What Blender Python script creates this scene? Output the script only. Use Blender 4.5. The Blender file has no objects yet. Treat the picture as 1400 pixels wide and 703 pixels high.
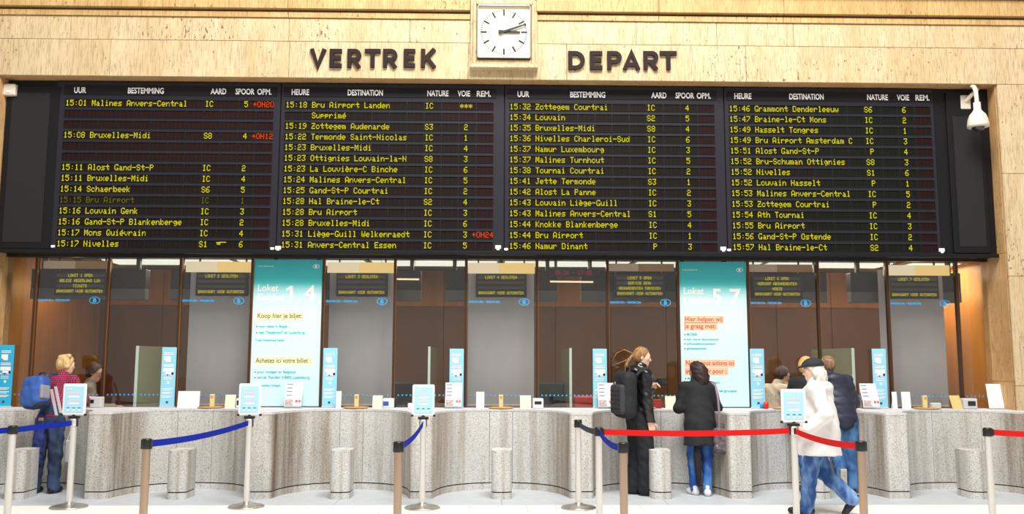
import bpy, math, random
import numpy as np
from mathutils import Matrix, Vector
random.seed(7)
PI = math.pi
scn = bpy.context.scene
C = scn.collection

# ------------------------------------------------------------------ camera
FPX, CAMX, YAW, PIT, ROL = 1200.0, -.1028, .0212, .1154, .0027
CAMY, HC = -11.2, 1.565
_cy, _sy, _cp, _sp = math.cos(YAW), math.sin(YAW), math.cos(PIT), math.sin(PIT)
_F = np.array([_sy*_cp, _cy*_cp, _sp]); _R = np.array([_cy, -_sy, 0.0]); _U = np.cross(_R, _F)
_c, _s = math.cos(ROL), math.sin(ROL)
_R2 = _c*_R + _s*_U; _U2 = -_s*_R + _c*_U
_C = np.array([CAMX, CAMY, HC])
cam = bpy.data.cameras.new('camera'); co = bpy.data.objects.new('camera', cam); C.objects.link(co)
m = Matrix.Identity(4)
for i in range(3):
    m[i][0], m[i][1], m[i][2], m[i][3] = _R2[i], _U2[i], -_F[i], _C[i]
co.matrix_world = m
cam.sensor_fit = 'HORIZONTAL'; cam.sensor_width = 36.0; cam.lens = FPX/1400*36
cam.clip_end = 200
scn.camera = co

def at(x, y, Y):
    """point of the world on the vertical plane Y seen at pixel x, y of the 1400x703 photograph"""
    d = _F + (x-700)/FPX*_R2 - (y-351.5)/FPX*_U2
    return _C + (Y-_C[1])/d[1]*d
def fl(x, y, z=0.0):
    d = _F + (x-700)/FPX*_R2 - (y-351.5)/FPX*_U2
    return _C + (z-_C[2])/d[2]*d

# ------------------------------------------------------------------ light
w = bpy.data.worlds.new('hall_daylight'); scn.world = w; w.use_nodes = True
bg = w.node_tree.nodes['Background']
bg.inputs[0].default_value = (1.0, .985, .96, 1); bg.inputs[1].default_value = .45
def area_light(name, loc, target, sx, sy, power, col):
    l = bpy.data.lights.new(name, 'AREA'); l.shape = 'RECTANGLE'; l.size = sx; l.size_y = sy; l.energy = power; l.color = col
    o = bpy.data.objects.new(name, l); C.objects.link(o); o.location = loc
    o.rotation_euler = (Vector(target)-Vector(loc)).to_track_quat('-Z', 'Y').to_euler()
    return o
area_light('skylight', (1.0, -7.2, 13.0), (.2, -1.6, 0.6), 7, 4.5, 2950, (1.0, .97, .92))
scn.view_settings.view_transform = 'Standard'; scn.view_settings.look = 'None'
scn.view_settings.gamma = 1.0; scn.view_settings.exposure = 0.0
scn.view_settings.use_curve_mapping = False

# ------------------------------------------------------------------ helpers
def srgb(h):
    if isinstance(h, str):
        h = [int(h[i:i+2], 16)/255 for i in (0, 2, 4)]
    return tuple(c/12.92 if c <= .04045 else ((c+.055)/1.055)**2.4 for c in h)
def mat(name, col, rough=.6, metal=0.0, emit=None, es=1.0, spec=.5, noise=None, coat=0.0, bump=None):
    m = bpy.data.materials.new(name); m.use_nodes = True
    nt = m.node_tree; b = nt.nodes['Principled BSDF']
    b.inputs['Base Color'].default_value = (*col, 1); b.inputs['Roughness'].default_value = rough
    b.inputs['Metallic'].default_value = metal; b.inputs['Specular IOR Level'].default_value = spec
    if coat: b.inputs['Coat Weight'].default_value = coat
    if emit:
        b.inputs['Emission Color'].default_value = (*emit, 1); b.inputs['Emission Strength'].default_value = es
    tc = None
    if noise or bump:
        tc = nt.nodes.new('ShaderNodeTexCoord')
    if noise:                                             # (scale xyz, dark factor, light factor)
        sc, lo, hi = noise
        mp = nt.nodes.new('ShaderNodeMapping'); mp.inputs['Scale'].default_value = sc if isinstance(sc, tuple) else (sc,)*3
        nz = nt.nodes.new('ShaderNodeTexNoise'); nz.inputs['Scale'].default_value = 1; nz.inputs['Detail'].default_value = 4
        cr = nt.nodes.new('ShaderNodeValToRGB')
        cr.color_ramp.elements[0].position = .3; cr.color_ramp.elements[1].position = .7
        cr.color_ramp.elements[0].color = (*[c*lo for c in col], 1); cr.color_ramp.elements[1].color = (*[min(1, c*hi) for c in col], 1)
        nt.links.new(tc.outputs['Object'], mp.inputs[0]); nt.links.new(mp.outputs[0], nz.inputs['Vector'])
        nt.links.new(nz.outputs['Fac'], cr.inputs[0]); nt.links.new(cr.outputs[0], b.inputs['Base Color'])
    if bump:
        sc, st = bump
        nz = nt.nodes.new('ShaderNodeTexNoise'); nz.inputs['Scale'].default_value = sc; nz.inputs['Detail'].default_value = 3
        bp = nt.nodes.new('ShaderNodeBump'); bp.inputs['Strength'].default_value = st; bp.inputs['Distance'].default_value = .01
        nt.links.new(tc.outputs['Object'], nz.inputs['Vector']); nt.links.new(nz.outputs['Fac'], bp.inputs['Height'])
        nt.links.new(bp.outputs[0], b.inputs['Normal'])
    return m

class N:                                                  # tiny node-graph helper
    def __init__(s, name):
        s.m = bpy.data.materials.new(name); s.m.use_nodes = True; s.nt = s.m.node_tree; s.b = s.nt.nodes['Principled BSDF']
    def n(s, t, **kw):
        nd = s.nt.nodes.new('ShaderNode'+t)
        for k, v in kw.items():
            if k in nd.inputs: nd.inputs[k].default_value = v
            else: setattr(nd, k, v)
        return nd
    def l(s, a, b): s.nt.links.new(a, b)
    def ramp(s, src, stops):
        r = s.n('ValToRGB'); e = r.color_ramp.elements
        while len(e) < len(stops): e.new(.5)
        for el, (p, c) in zip(e, stops): el.position = p; el.color = (*c, 1)
        s.l(src, r.inputs[0]); return r.outputs[0]
    def coord(s, scale, rnd=True):
        tc = s.n('TexCoord'); v = tc.outputs['Object']
        if rnd:
            oi = s.n('ObjectInfo'); mu = s.n('Math', operation='MULTIPLY'); mu.inputs[1].default_value = 37.0
            s.l(oi.outputs['Random'], mu.inputs[0]); ad = s.n('VectorMath', operation='ADD')
            s.l(v, ad.inputs[0]); s.l(mu.outputs[0], ad.inputs[1]); v = ad.outputs[0]
        mp = s.n('Mapping'); mp.inputs['Scale'].default_value = scale; s.l(v, mp.inputs[0]); return mp.outputs[0]
    def noise(s, vec, scale=1, detail=4, rough=.5):
        z = s.n('TexNoise'); z.inputs['Scale'].default_value = scale; z.inputs['Detail'].default_value = detail; z.inputs['Roughness'].default_value = rough
        s.l(vec, z.inputs['Vector']); return z.outputs['Fac']
    def mix(s, fac, a, b, mode='MIX'):
        x = s.n('Mix', data_type='RGBA', blend_type=mode)
        if isinstance(fac, (int, float)): x.inputs[0].default_value = fac
        else: s.l(fac, x.inputs[0])
        for sock, v in ((x.inputs[6], a), (x.inputs[7], b)):
            if isinstance(v, tuple): sock.default_value = (*v, 1)
            else: s.l(v, sock)
        return x.outputs[2]
    def bump(s, h, st, dist=.01):
        b = s.n('Bump'); b.inputs['Strength'].default_value = st; b.inputs['Distance'].default_value = dist
        s.l(h, b.inputs['Height']); s.l(b.outputs[0], s.b.inputs['Normal'])

def travertine(name, base, base2, dark):
    g = N(name)
    v = g.coord((3.2, 3.2, .5)); a = g.noise(v, 1, 6, .65)
    c = g.ramp(a, [(.3, base2), (.62, base)])
    v2 = g.coord((75, 75, 6)); s2 = g.noise(v2, 1, 4, .65)
    c = g.mix(g.ramp(s2, [(.35, (.75,)*3), (.52, (0, 0, 0))]), c, tuple(x*.6 for x in base2))
    v3 = g.coord((34, 34, 16)); s3 = g.noise(v3, 1, 3, .6)
    v4 = g.coord((1.3, 1.3, .9)); s4 = g.noise(v4, 1, 3, .5)
    pits = g.n('Math', operation='ADD'); g.l(s3, pits.inputs[0])
    sc = g.n('Math', operation='MULTIPLY'); sc.inputs[1].default_value = .34; g.l(s4, sc.inputs[0]); g.l(sc.outputs[0], pits.inputs[1])
    pm = g.ramp(pits.outputs[0], [(.475, (.85,)*3), (.512, (0, 0, 0))])
    c = g.mix(pm, c, dark)
    g.l(c, g.b.inputs['Base Color']); g.b.inputs['Roughness'].default_value = .55
    g.bump(s2, .15, .01)
    return g.m
def granite(name, base, dark, light, stain, k=1.0, flank=False):
    g = N(name)
    v = g.coord((1, 1, 1), rnd=False)
    sp = g.noise(v, 105, 3, .8)
    c = g.ramp(sp, [(.36, dark), (.46, base), (.56, base), (.68, light)])
    s2 = g.noise(v, 48, 3, .75)
    c = g.mix(g.ramp(s2, [(.34, (.5,)*3), (.45, (0, 0, 0))]), c, tuple(x*.75 for x in dark))
    vs = g.coord((5.5, 5.5, .3), rnd=False); st = g.noise(vs, 1, 4, .6)
    c = g.mix(g.ramp(st, [(.50, (0, 0, 0)), (.70, (.7*min(k, 1.2),)*3)]), c, stain, 'MULTIPLY')
    if flank:                                             # streaky brown darkening in the hollows beside every column, which stand 1.81 m apart
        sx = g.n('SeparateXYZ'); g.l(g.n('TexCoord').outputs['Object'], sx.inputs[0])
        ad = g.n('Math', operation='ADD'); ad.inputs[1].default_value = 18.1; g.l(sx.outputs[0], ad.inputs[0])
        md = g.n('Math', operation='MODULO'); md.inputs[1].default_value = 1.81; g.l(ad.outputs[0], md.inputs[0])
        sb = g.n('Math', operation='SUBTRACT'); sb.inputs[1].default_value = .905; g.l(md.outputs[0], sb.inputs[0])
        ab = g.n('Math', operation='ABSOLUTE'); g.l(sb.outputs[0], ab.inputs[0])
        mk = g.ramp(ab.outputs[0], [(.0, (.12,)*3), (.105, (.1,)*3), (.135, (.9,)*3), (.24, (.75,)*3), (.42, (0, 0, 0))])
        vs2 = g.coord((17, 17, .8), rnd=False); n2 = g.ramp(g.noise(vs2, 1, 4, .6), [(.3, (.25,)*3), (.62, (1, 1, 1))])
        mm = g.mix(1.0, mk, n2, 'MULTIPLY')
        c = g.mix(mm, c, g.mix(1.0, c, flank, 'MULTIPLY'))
    g.l(c, g.b.inputs['Base Color']); g.b.inputs['Roughness'].default_value = .62
    g.bump(sp, .2, .004)
    return g.m

def glass_mat(name, tint, refl, haze=0.0, hazecol=(.6, .6, .6)):
    m = bpy.data.materials.new(name); m.use_nodes = True; nt = m.node_tree
    nt.nodes.remove(nt.nodes['Principled BSDF']); out = nt.nodes['Material Output']
    tr = nt.nodes.new('ShaderNodeBsdfTransparent'); tr.inputs[0].default_value = (*tint, 1)
    gl = nt.nodes.new('ShaderNodeBsdfGlossy'); gl.inputs['Roughness'].default_value = .03
    lw = nt.nodes.new('ShaderNodeLayerWeight'); lw.inputs[0].default_value = .5
    pw = nt.nodes.new('ShaderNodeMath'); pw.operation = 'POWER'; pw.inputs[1].default_value = 5
    fr = nt.nodes.new('ShaderNodeMath'); fr.operation = 'MULTIPLY_ADD'; fr.inputs[1].default_value = .96; fr.inputs[2].default_value = .04
    nt.links.new(lw.outputs['Facing'], pw.inputs[0]); nt.links.new(pw.outputs[0], fr.inputs[0])
    mu = nt.nodes.new('ShaderNodeMath'); mu.operation = 'MULTIPLY'; mu.inputs[1].default_value = refl
    mx = nt.nodes.new('ShaderNodeMixShader')
    nt.links.new(fr.outputs[0], mu.inputs[0]); nt.links.new(mu.outputs[0], mx.inputs[0]); nt.links.new(gl.outputs[0], mx.inputs[2])
    last = tr
    if haze:
        df = nt.nodes.new('ShaderNodeBsdfDiffuse'); df.inputs[0].default_value = (*hazecol, 1)
        m2 = nt.nodes.new('ShaderNodeMixShader'); m2.inputs[0].default_value = haze
        nt.links.new(tr.outputs[0], m2.inputs[1]); nt.links.new(df.outputs[0], m2.inputs[2]); last = m2
    nt.links.new(last.outputs[0], mx.inputs[1]); nt.links.new(mx.outputs[0], out.inputs[0])
    return m

class MB:
    """collects shapes; build() links them as one mesh object"""
    def __init__(s): s.v = []; s.f = []; s.mi = []; s.sm = []
    def add(s, vs, fs, mi=0, smooth=False):
        o = len(s.v); s.v += [tuple(map(float, v)) for v in vs]
        for f in fs: s.f.append([i+o for i in f]); s.mi.append(mi); s.sm.append(smooth)
        return s
    def box(s, x0, x1, y0, y1, z0, z1, mi=0, bev=0.0):
        if bev:
            vs = []; b = bev
            for (x, sx) in ((x0, 1), (x1, -1)):
                for (y, sy) in ((y0, 1), (y1, -1)):
                    for (z, sz) in ((z0, 1), (z1, -1)):
                        vs += [(x+sx*b, y+sy*b, z), (x+sx*b, y, z+sz*b), (x, y+sy*b, z+sz*b)]
            import itertools
            bmv = {}
            I = lambda i, j, k, a: ((i*2+j)*2+k)*3+a       # a: 0 = z-face, 1 = y-face, 2 = x-face
            fs = []
            for i in (0, 1): fs.append([I(i, 0, 0, 2), I(i, 1, 0, 2), I(i, 1, 1, 2), I(i, 0, 1, 2)][::(-1 if i == 0 else 1)])
            for j in (0, 1): fs.append([I(0, j, 0, 1), I(1, j, 0, 1), I(1, j, 1, 1), I(0, j, 1, 1)][::(1 if j == 0 else -1)])
            for k in (0, 1): fs.append([I(0, 0, k, 0), I(1, 0, k, 0), I(1, 1, k, 0), I(0, 1, k, 0)][::(-1 if k == 0 else 1)])
            for i in (0, 1):
                for j in (0, 1): fs.append([I(i, j, 0, 2), I(i, j, 0, 1), I(i, j, 1, 1), I(i, j, 1, 2)][::(1 if i == j else -1)])
            for i in (0, 1):
                for k in (0, 1): fs.append([I(i, 0, k, 2), I(i, 0, k, 0), I(i, 1, k, 0), I(i, 1, k, 2)][::(-1 if i == k else 1)])
            for j in (0, 1):
                for k in (0, 1): fs.append([I(0, j, k, 1), I(0, j, k, 0), I(1, j, k, 0), I(1, j, k, 1)][::(1 if j == k else -1)])
            for i in (0, 1):
                for j in (0, 1):
                    for k in (0, 1): fs.append([I(i, j, k, 0), I(i, j, k, 1), I(i, j, k, 2)][::(1 if (i+j+k) % 2 == 0 else -1)])
            return s.add(vs, fs, mi)
        vs = [(x, y, z) for x in (x0, x1) for y in (y0, y1) for z in (z0, z1)]
        return s.add(vs, [(0, 1, 3, 2), (4, 6, 7, 5), (0, 4, 5, 1), (2, 3, 7, 6), (0, 2, 6, 4), (1, 5, 7, 3)], mi)
    def prism(s, poly, z0, z1, mi=0, smooth=False):       # poly in XY (counter-clockwise), extruded along Z
        n = len(poly); vs = [(x, y, z0) for x, y in poly]+[(x, y, z1) for x, y in poly]
        s.add(vs, [list(range(n))[::-1], [n+i for i in range(n)]], mi)
        return s.add(vs, [(i, (i+1) % n, n+(i+1) % n, n+i) for i in range(n)], mi, smooth)
    def prism_y(s, poly, y0, y1, mi=0):                   # poly in XZ seen from -Y (counter-clockwise), extruded along Y
        n = len(poly); vs = [(x, y0, z) for x, z in poly]+[(x, y1, z) for x, z in poly]
        return s.add(vs, [list(range(n)), [n+i for i in range(n)][::-1]]+[((i+1) % n, i, n+i, n+(i+1) % n) for i in range(n)], mi)
    def lathe(s, prof, n=24, mi=0, c=(0, 0, 0)):          # prof: (r, z) from bottom to top
        vs = []; fs = []
        for r, z in prof:
            for k in range(n): a = 2*PI*k/n; vs.append((c[0]+r*math.cos(a), c[1]+r*math.sin(a), c[2]+z))
        for j in range(len(prof)-1):
            for k in range(n): fs.append((j*n+k, j*n+(k+1) % n, (j+1)*n+(k+1) % n, (j+1)*n+k))
        return s.add(vs, fs, mi, True)
    def tube(s, pts, r, n=10, mi=0, cap=True):
        pts = [Vector(p) for p in pts]; rr = r if isinstance(r, (list, tuple)) else [r]*len(pts)
        vs = []; fs = []; up = None
        for i, p in enumerate(pts):
            t = (pts[min(i+1, len(pts)-1)]-pts[max(i-1, 0)]).normalized()
            if up is None: up = t.orthogonal().normalized()
            up = (up-t*up.dot(t)).normalized(); sd = t.cross(up)
            for k in range(n): a = 2*PI*k/n; vs.append(p+(up*math.cos(a)+sd*math.sin(a))*rr[i])
        for j in range(len(pts)-1):
            for k in range(n): fs.append((j*n+k, j*n+(k+1) % n, (j+1)*n+(k+1) % n, (j+1)*n+k))
        s.add(vs, fs, mi, True)
        if cap: s.add(vs[:n], [list(range(n))[::-1]], mi); s.add(vs[-n:], [list(range(n))], mi)
        return s
    def ribbon(s, pts, half, th, mi=0):                   # flat band standing upright: pts centreline, half height, thickness across
        pts = [Vector(p) for p in pts]; vs = []
        for i, p in enumerate(pts):
            t = (pts[min(i+1, len(pts)-1)]-pts[max(i-1, 0)]); t.z = 0; nrm = Vector((-t.y, t.x, 0)).normalized()*th/2
            u = Vector((0, 0, half))
            vs += [p+nrm-u, p+nrm+u, p-nrm+u, p-nrm-u]
        fs = []
        for i in range(len(pts)-1):
            for k in range(4): fs.append((i*4+k, (i+1)*4+k, (i+1)*4+(k+1) % 4, i*4+(k+1) % 4))
        fs += [(3, 2, 1, 0), tuple(4*(len(pts)-1)+k for k in range(4))]
        return s.add(vs, fs, mi)
    def mesh(s, name, mats):
        me = bpy.data.meshes.new(name); me.from_pydata(s.v, [], s.f)
        for m in (mats if isinstance(mats, (list, tuple)) else [mats]): me.materials.append(m)
        me.polygons.foreach_set('material_index', s.mi); me.polygons.foreach_set('use_smooth', s.sm); me.update()
        return me
    def build(s, name, mats, parent=None, loc=(0, 0, 0)):
        return link(name, s.mesh(name, mats), parent, loc)

def link(name, data, parent=None, loc=(0, 0, 0), rot=(0, 0, 0)):
    o = bpy.data.objects.new(name, data); C.objects.link(o); o.location = loc; o.rotation_euler = rot
    if parent: o.parent = parent
    return o
def tag(o, label, cat, group=None):
    o['label'] = label; o['category'] = cat
    if group: o['group'] = group
    return o
def thing(name, label, cat, loc=(0, 0, 0), rotz=0, group=None):
    o = link(name, None, None, loc, (0, 0, rotz)); o.empty_display_size = .1
    return tag(o, label, cat, group)
def struct(o): o['kind'] = 'structure'; return o
FIT = []
def text(name, s, m, parent, x, y, z, cap, width=None, align='LEFT', bold=0.0, rot=(PI/2, 0, 0)):
    """flat lettering standing on the plane y, facing -Y; cap = height of a capital"""
    cu = bpy.data.curves.new(name, 'FONT'); cu.body = s; cu.size = cap/.69; cu.align_x = align; cu.extrude = .0008; cu.offset = bold
    cu.resolution_u = 3; cu.materials.append(m)
    o = link(name, cu, parent, (x, y, z), rot)
    FIT.append((o, width))
    return o
def dup(root, loc, rotz=None, label=None, deep=True):
    r = root.copy(); C.objects.link(r); r.location = loc
    if rotz is not None: r.rotation_euler = (0, 0, rotz)
    if label: r['label'] = label
    for ch in list(root.children):
        c = ch.copy(); C.objects.link(c); c.parent = r
        for g in list(ch.children):
            d = g.copy(); C.objects.link(d); d.parent = c
    return r

# ------------------------------------------------------------------ materials
M = {}
M['trav'] = travertine('travertine', srgb('d2bd99'), srgb('c1a578'), srgb('62452a'))
M['trav_gold_shade'] = travertine('golden_travertine_shaded', srgb('ccaa72'), srgb('b48f56'), srgb('74521f'))  # top courses darkened in colour for the light falling off upwards
M['reveal'] = travertine('reveal_stone', srgb('c9a271'), srgb('b48a58'), srgb('6d4a28'))
M['joint'] = mat('dark_joint', srgb('6b4f33'), .9)
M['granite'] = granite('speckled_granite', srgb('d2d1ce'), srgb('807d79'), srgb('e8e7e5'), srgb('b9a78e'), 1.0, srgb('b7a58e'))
M['granite_dk'] = granite('shaded_granite', srgb('c9c7c2'), srgb('67625c'), srgb('e0ded9'), srgb('ab977b'), 1.0, srgb('a08c72'))  # granite copy darkened in colour for the shade at the counter's ends
M['granite_top'] = granite('polished_granite', srgb('d0ced0'), srgb('96949a'), srgb('e0e0e2'), srgb('d8d4cc'), .4)
M['apron'] = mat('grey_floor_stone', srgb('b9bec2'), .55, noise=(9, .93, 1.05))
M['tile'] = mat('pale_floor_tile', srgb('ece9e2'), .5, noise=(5, .96, 1.04))
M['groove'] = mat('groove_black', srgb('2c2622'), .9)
M['board'] = mat('board_black', srgb('0f0e11'), .5, spec=.3)
M['frame'] = mat('board_frame', srgb('28272f'), .42, metal=.2, spec=.35)
M['mull'] = mat('bronze_mullion', srgb('4a3222'), .4, metal=.4)
M['copper'] = mat('copper_edge', srgb('9a6a3c'), .35, metal=.6)
M['blackm'] = mat('black_metal', srgb('161514'), .4)
M['led'] = mat('led_yellow', (.02, .02, 0), 1.0, spec=0.0, emit=(.66, .62, .003), es=1.15)
M['led_dim'] = mat('led_dim', (.02, .02, 0), 1.0, spec=0.0, emit=(.12, .12, .01), es=1)
M['led_red'] = mat('led_red', (.02, .0, 0), 1.0, spec=0.0, emit=(.85, .08, .004), es=1)
M['white_ink'] = mat('white_lettering', srgb('f0f0f0'), .6)
M['white'] = mat('white_plastic', srgb('efefef'), .4)
M['grey_pl'] = mat('grey_plastic', srgb('c9cac8'), .45)
M['cream'] = mat('cream_card', srgb('efe6c4'), .7)
M['wood'] = mat('light_wood', srgb('c99a5a'), .45, noise=((3, 3, 30), .85, 1.1))
M['chrome'] = mat('brushed_steel', srgb('c8c4be'), .32, metal=.9)
M['steel_w'] = mat('pale_steel', srgb('dcd9d5'), .38, metal=.55)
M['bronze_post'] = mat('bronze_steel', srgb('b39a86'), .32, metal=.8)
M['blue_belt'] = mat('blue_belt', srgb('12289a'), .9, spec=.15, bump=(400, .1))
M['blue_belt_shade'] = mat('blue_belt_shade', srgb('252c3a'), .7)  # blue belt with the shade it hangs in put into its colour
M['red_belt'] = mat('red_belt', srgb('cc1a1b'), .8, spec=.2)
M['cyan'] = mat('cyan_print', srgb('93d3ea'), .5)
M['cyan_pale'] = mat('pale_cyan_print', srgb('a6d9ec'), .5)
M['cyan2'] = mat('deep_cyan_print', srgb('25b2e2'), .5)
M['pink'] = mat('pink_print', srgb('f3c4d4'), .5)
M['decal'] = mat('blue_decal', srgb('2aa6e6'), .5)
M['teal_ink'] = mat('teal_ink', srgb('36bcc4'), .6)
M['olive_ink'] = mat('olive_ink', srgb('6e6428'), .6)
M['red_ink'] = mat('red_ink', srgb('c0503c'), .6)
M['yellow_hl'] = mat('yellow_highlight', srgb('f5f0c2'), .6)
M['orange_hl'] = mat('orange_highlight', srgb('fbc3a0'), .6)
M['ink'] = mat('dark_ink', srgb('35484c'), .6)
M['dark_let'] = mat('bronze_letters', srgb('281a17'), .6, spec=.2)
M['clockface'] = mat('clock_face', srgb('f2e8cf'), .5)
M['blind'] = mat('grey_blind', srgb('b2b3b7'), .7, noise=((1.5, 1, .8), .9, 1.08))
M['brownwall'] = mat('brown_panel', srgb('6b4a2e'), .55, noise=((2, 2, .6), .85, 1.15))
M['amberwall'] = mat('amber_wood', srgb('a8702e'), .5, noise=((6, 6, .7), .8, 1.15))
M['darkfloor'] = mat('office_floor', srgb('4a4038'), .7)
M['lampw'] = mat('lamp_white', (.9, .92, .85), .5, emit=(.86, .92, .80), es=1.1)
M['lampy'] = mat('lamp_yellow', (.25, .2, .1), .7, emit=(.85, .60, .20), es=1.0)
M['tubey'] = mat('tube_lamp', (.8, .7, .5), .5, emit=(.95, .80, .45), es=1.0)
M['cab'] = mat('cabinet_black', srgb('1c1a1a'), .45)
M['cabgrey'] = mat('cabinet_grey', srgb('5d6163'), .5)
M['dispband'] = mat('display_band', srgb('4c423d'), .5)
M['screen'] = mat('dark_screen', srgb('25272b'), .25)
M['pgreen'] = glass_mat('green_partition_glass', (.62, .72, .62), 1.0, .55, srgb('aab79c'))
M['pedge'] = mat('partition_edge', srgb('cfe4da'), .3, emit=srgb('bcd8cc'), es=.25)  # faint glow added to the edge for light caught in the glass
M['pane'] = glass_mat('clear_glass', (.93, .92, .91), 1.7)
M['acrylic'] = glass_mat('clear_acrylic', (.93, .95, .96), 1.3, .12, (.9, .9, .92))
M['cctv'] = mat('camera_housing', srgb('dcd2c4'), .4)
M['dome'] = mat('smoked_dome', srgb('2a2a2e'), .08, coat=.5)
M['photo'] = mat('leaflet_photo', srgb('c9b3ae'), .6, noise=(30, .6, 1.2))
M['red_pl'] = mat('red_plastic', srgb('dd1f1f'), .4)
M['blue_pl'] = mat('blue_plastic', srgb('1d9fd8'), .4)

# ------------------------------------------------------------------ key dimensions
WP = .9051                                                # width of one pane
ZB, ZT = .955, 2.83                                       # glass bottom, glass top
YW, YB = -.48, -.31                                       # front of the wall, front of the board
XL, XR = -6.27, 6.30                                      # opening in the wall
ZO = at(700, 109, YW)[2]                                  # top of the opening
ZJ = at(700, 59.5, YW)[2]; ZM0 = at(700, 28, YW)[2]; ZM1 = at(700, 17, YW)[2]

# ------------------------------------------------------------------ floor
g = MB().box(-14, 14, -30, 4, -.3, -.02)
floor = struct(g.build('floor', M['tile']))
sl = MB()
YT = fl(700, 691)[1]
for k in range(-4, 4):
    MB().box(k*1.81+.002, (k+1)*1.81-.002, YT+.003, -.02, -.02, 0, bev=.002).build('paving_slab', M['apron'], floor)
tw = .305
tm = MB().box(-tw/2+.002, tw/2-.002, -tw/2+.002, tw/2-.002, -.02, 0, bev=.0015).mesh('floor_tile', M['tile'])
for r in range(5):
    for c in range(-24, 25):
        link('floor_tile', tm, floor, (c*tw+.11, YT-tw*(r+.5), random.uniform(-.0006, .0006)))

# ------------------------------------------------------------------ stone wall
wall = struct(MB().box(-10, XL, YW+.03, YW+.5, 0, 7.6).box(XR, 10, YW+.03, YW+.5, 0, 7.6).box(XL, XR, YW+.03, YW+.5, ZO+.01, 7.6).build('wall_back', M['joint']))
def slab(x0, x1, z0, z1, proud=0.0, mt='trav', depth=.035, name='stone_slab'):
    MB().box(x0+.002, x1-.002, YW-proud, YW+depth, z0+.0025, z1-.0025, bev=.003).build(name, M[mt], wall)
def xs_at(pxs, y): return [at(p, y, YW)[0] for p in pxs]
jB = [-10, -8.2]+xs_at([96, 262, 395, 560], 40)+[at(643, 40, YW)[0]]
jB2 = [at(733, 40, YW)[0]]+xs_at([870, 980, 1085, 1265], 45)+[7.6, 10]
for js in (jB, jB2):
    for a, b in zip(js[:-1], js[1:]): slab(a, b, ZJ, ZM0)
jC = [-10, -8.0]+xs_at([150, 395, 640, 775, 1020], 85)+[XR, 8.2, 10]
for i, (a, b) in enumerate(zip(jC[:-1], jC[1:])):
    slab(a, b, ZO, ZJ)
for a, b in ((-10, -8.1), (-8.1, XL), (XR, 8.1), (8.1, 10)):
    for z0, z1 in ((0, 1.25), (1.25, 2.6), (2.6, 3.9), (3.9, ZO)): slab(a, b, z0, z1)
jA = [-10]+xs_at([-60, 195, 395], 5)+[at(643, 5, YW)[0]]
jA2 = [at(733, 5, YW)[0]]+xs_at([900, 1070, 1265], 10)+[8, 10]
ztop = at(1340, 2, YW)[2]
for js in (jA, jA2):
    for a, b in zip(js[:-1], js[1:]):
        slab(a, b, ZM1, ztop, .055, 'trav_gold_shade', .07); slab(a, b, ZM0, ZM1-.03, .018, 'trav_gold_shade')
        slab(a, b, ztop+.012, ztop+.6, .10, 'trav_gold_shade', .05); slab(a, b, ztop+.6, 7.6, .10, 'trav_gold_shade', .05)
xa, xb = at(643, 5, YW)[0], at(733, 5, YW)[0]
slab(xa, xb, ZO+.15, 7.6, 0, 'trav')
# reveal of the opening
for a, b in ((XL, -3), (-3, .1), (.1, 3.1), (3.1, XR)):
    MB().box(a+.002, b-.002, YW+.036, YW+.5, ZO, ZO+.009).build('reveal_stone', M['reveal'], wall)
for x0, x1 in ((XL-.001, XL+.012), (XR-.012, XR+.001)):
    for z0, z1 in ((0, 1.3), (1.3, 2.9), (2.9, ZO)): MB().box(x0, x1, YW+.036, .12, z0+.002, z1-.002).build('reveal_stone', M['reveal'], wall)

# clock surround
cl, ct = at(653, 10, YW), at(725, 83, YW)
cx0, cx1, cz0, cz1 = cl[0], ct[0], ct[2], cl[2]
so = MB(); t = .055
X0, X1, Z0, Z1 = cx0-t, cx1+t, cz0-t-.02, cz1+t
so.box(X0, cx0-.012, YW-.07, YW, Z0, Z1, bev=.008).box(cx1+.012, X1, YW-.07, YW, Z0, Z1, bev=.008)
so.box(cx0-.012, cx1+.012, YW-.07, YW, cz1+.012, Z1, bev=.008).box(cx0-.012, cx1+.012, YW-.06, YW, Z0, cz0-.012, bev=.008)
so.box(X0-.035, X1+.035, YW-.035, YW, Z0, Z1+.03, bev=.01)
so.build('clock_surround', M['trav'], wall)
MB().box(X0-.04, X1+.04, YW-.11, YW, Z0-.06, Z0-.004, bev=.012).build('clock_sill', M['trav'], wall)
ck = thing('station_clock', 'square white-faced wall clock with black hands showing twelve past three', 'clock', ((cx0+cx1)/2, YW-.05, (cz0+cz1)/2))
hw, hh = (cx1-cx0)/2, (cz1-cz0)/2
MB().box(-hw, hw, -.012, .045, -hh, hh).build('clock_face', M['clockface'], ck)
fr = MB()
for a in (-1, 1):
    fr.box(min(a*hw, a*(hw-.014)), max(a*hw, a*(hw-.014)), -.05, .02, -hh, hh, bev=.003)
    fr.box(-hw, hw, -.05, .02, min(a*hh, a*(hh-.016)), max(a*hh, a*(hh-.016)), bev=.003)
fr.build('clock_frame', M['chrome'], ck)
R = .295
for k in range(60):
    a = 2*PI*k/60
    big = k % 5 == 0
    r0, r1, ww = ((R-.08, R, .011) if big else (R-.022, R, .0035))
    d = np.array([math.sin(a), math.cos(a)]); n_ = np.array([d[1], -d[0]])
    poly = [d*r0-n_*ww, d*r1-n_*ww, d*r1+n_*ww, d*r0+n_*ww]
    MB().prism_y([tuple(p) for p in poly], -.016, -.011).build('hour_mark' if big else 'minute_mark', M['blackm'], ck)
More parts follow.
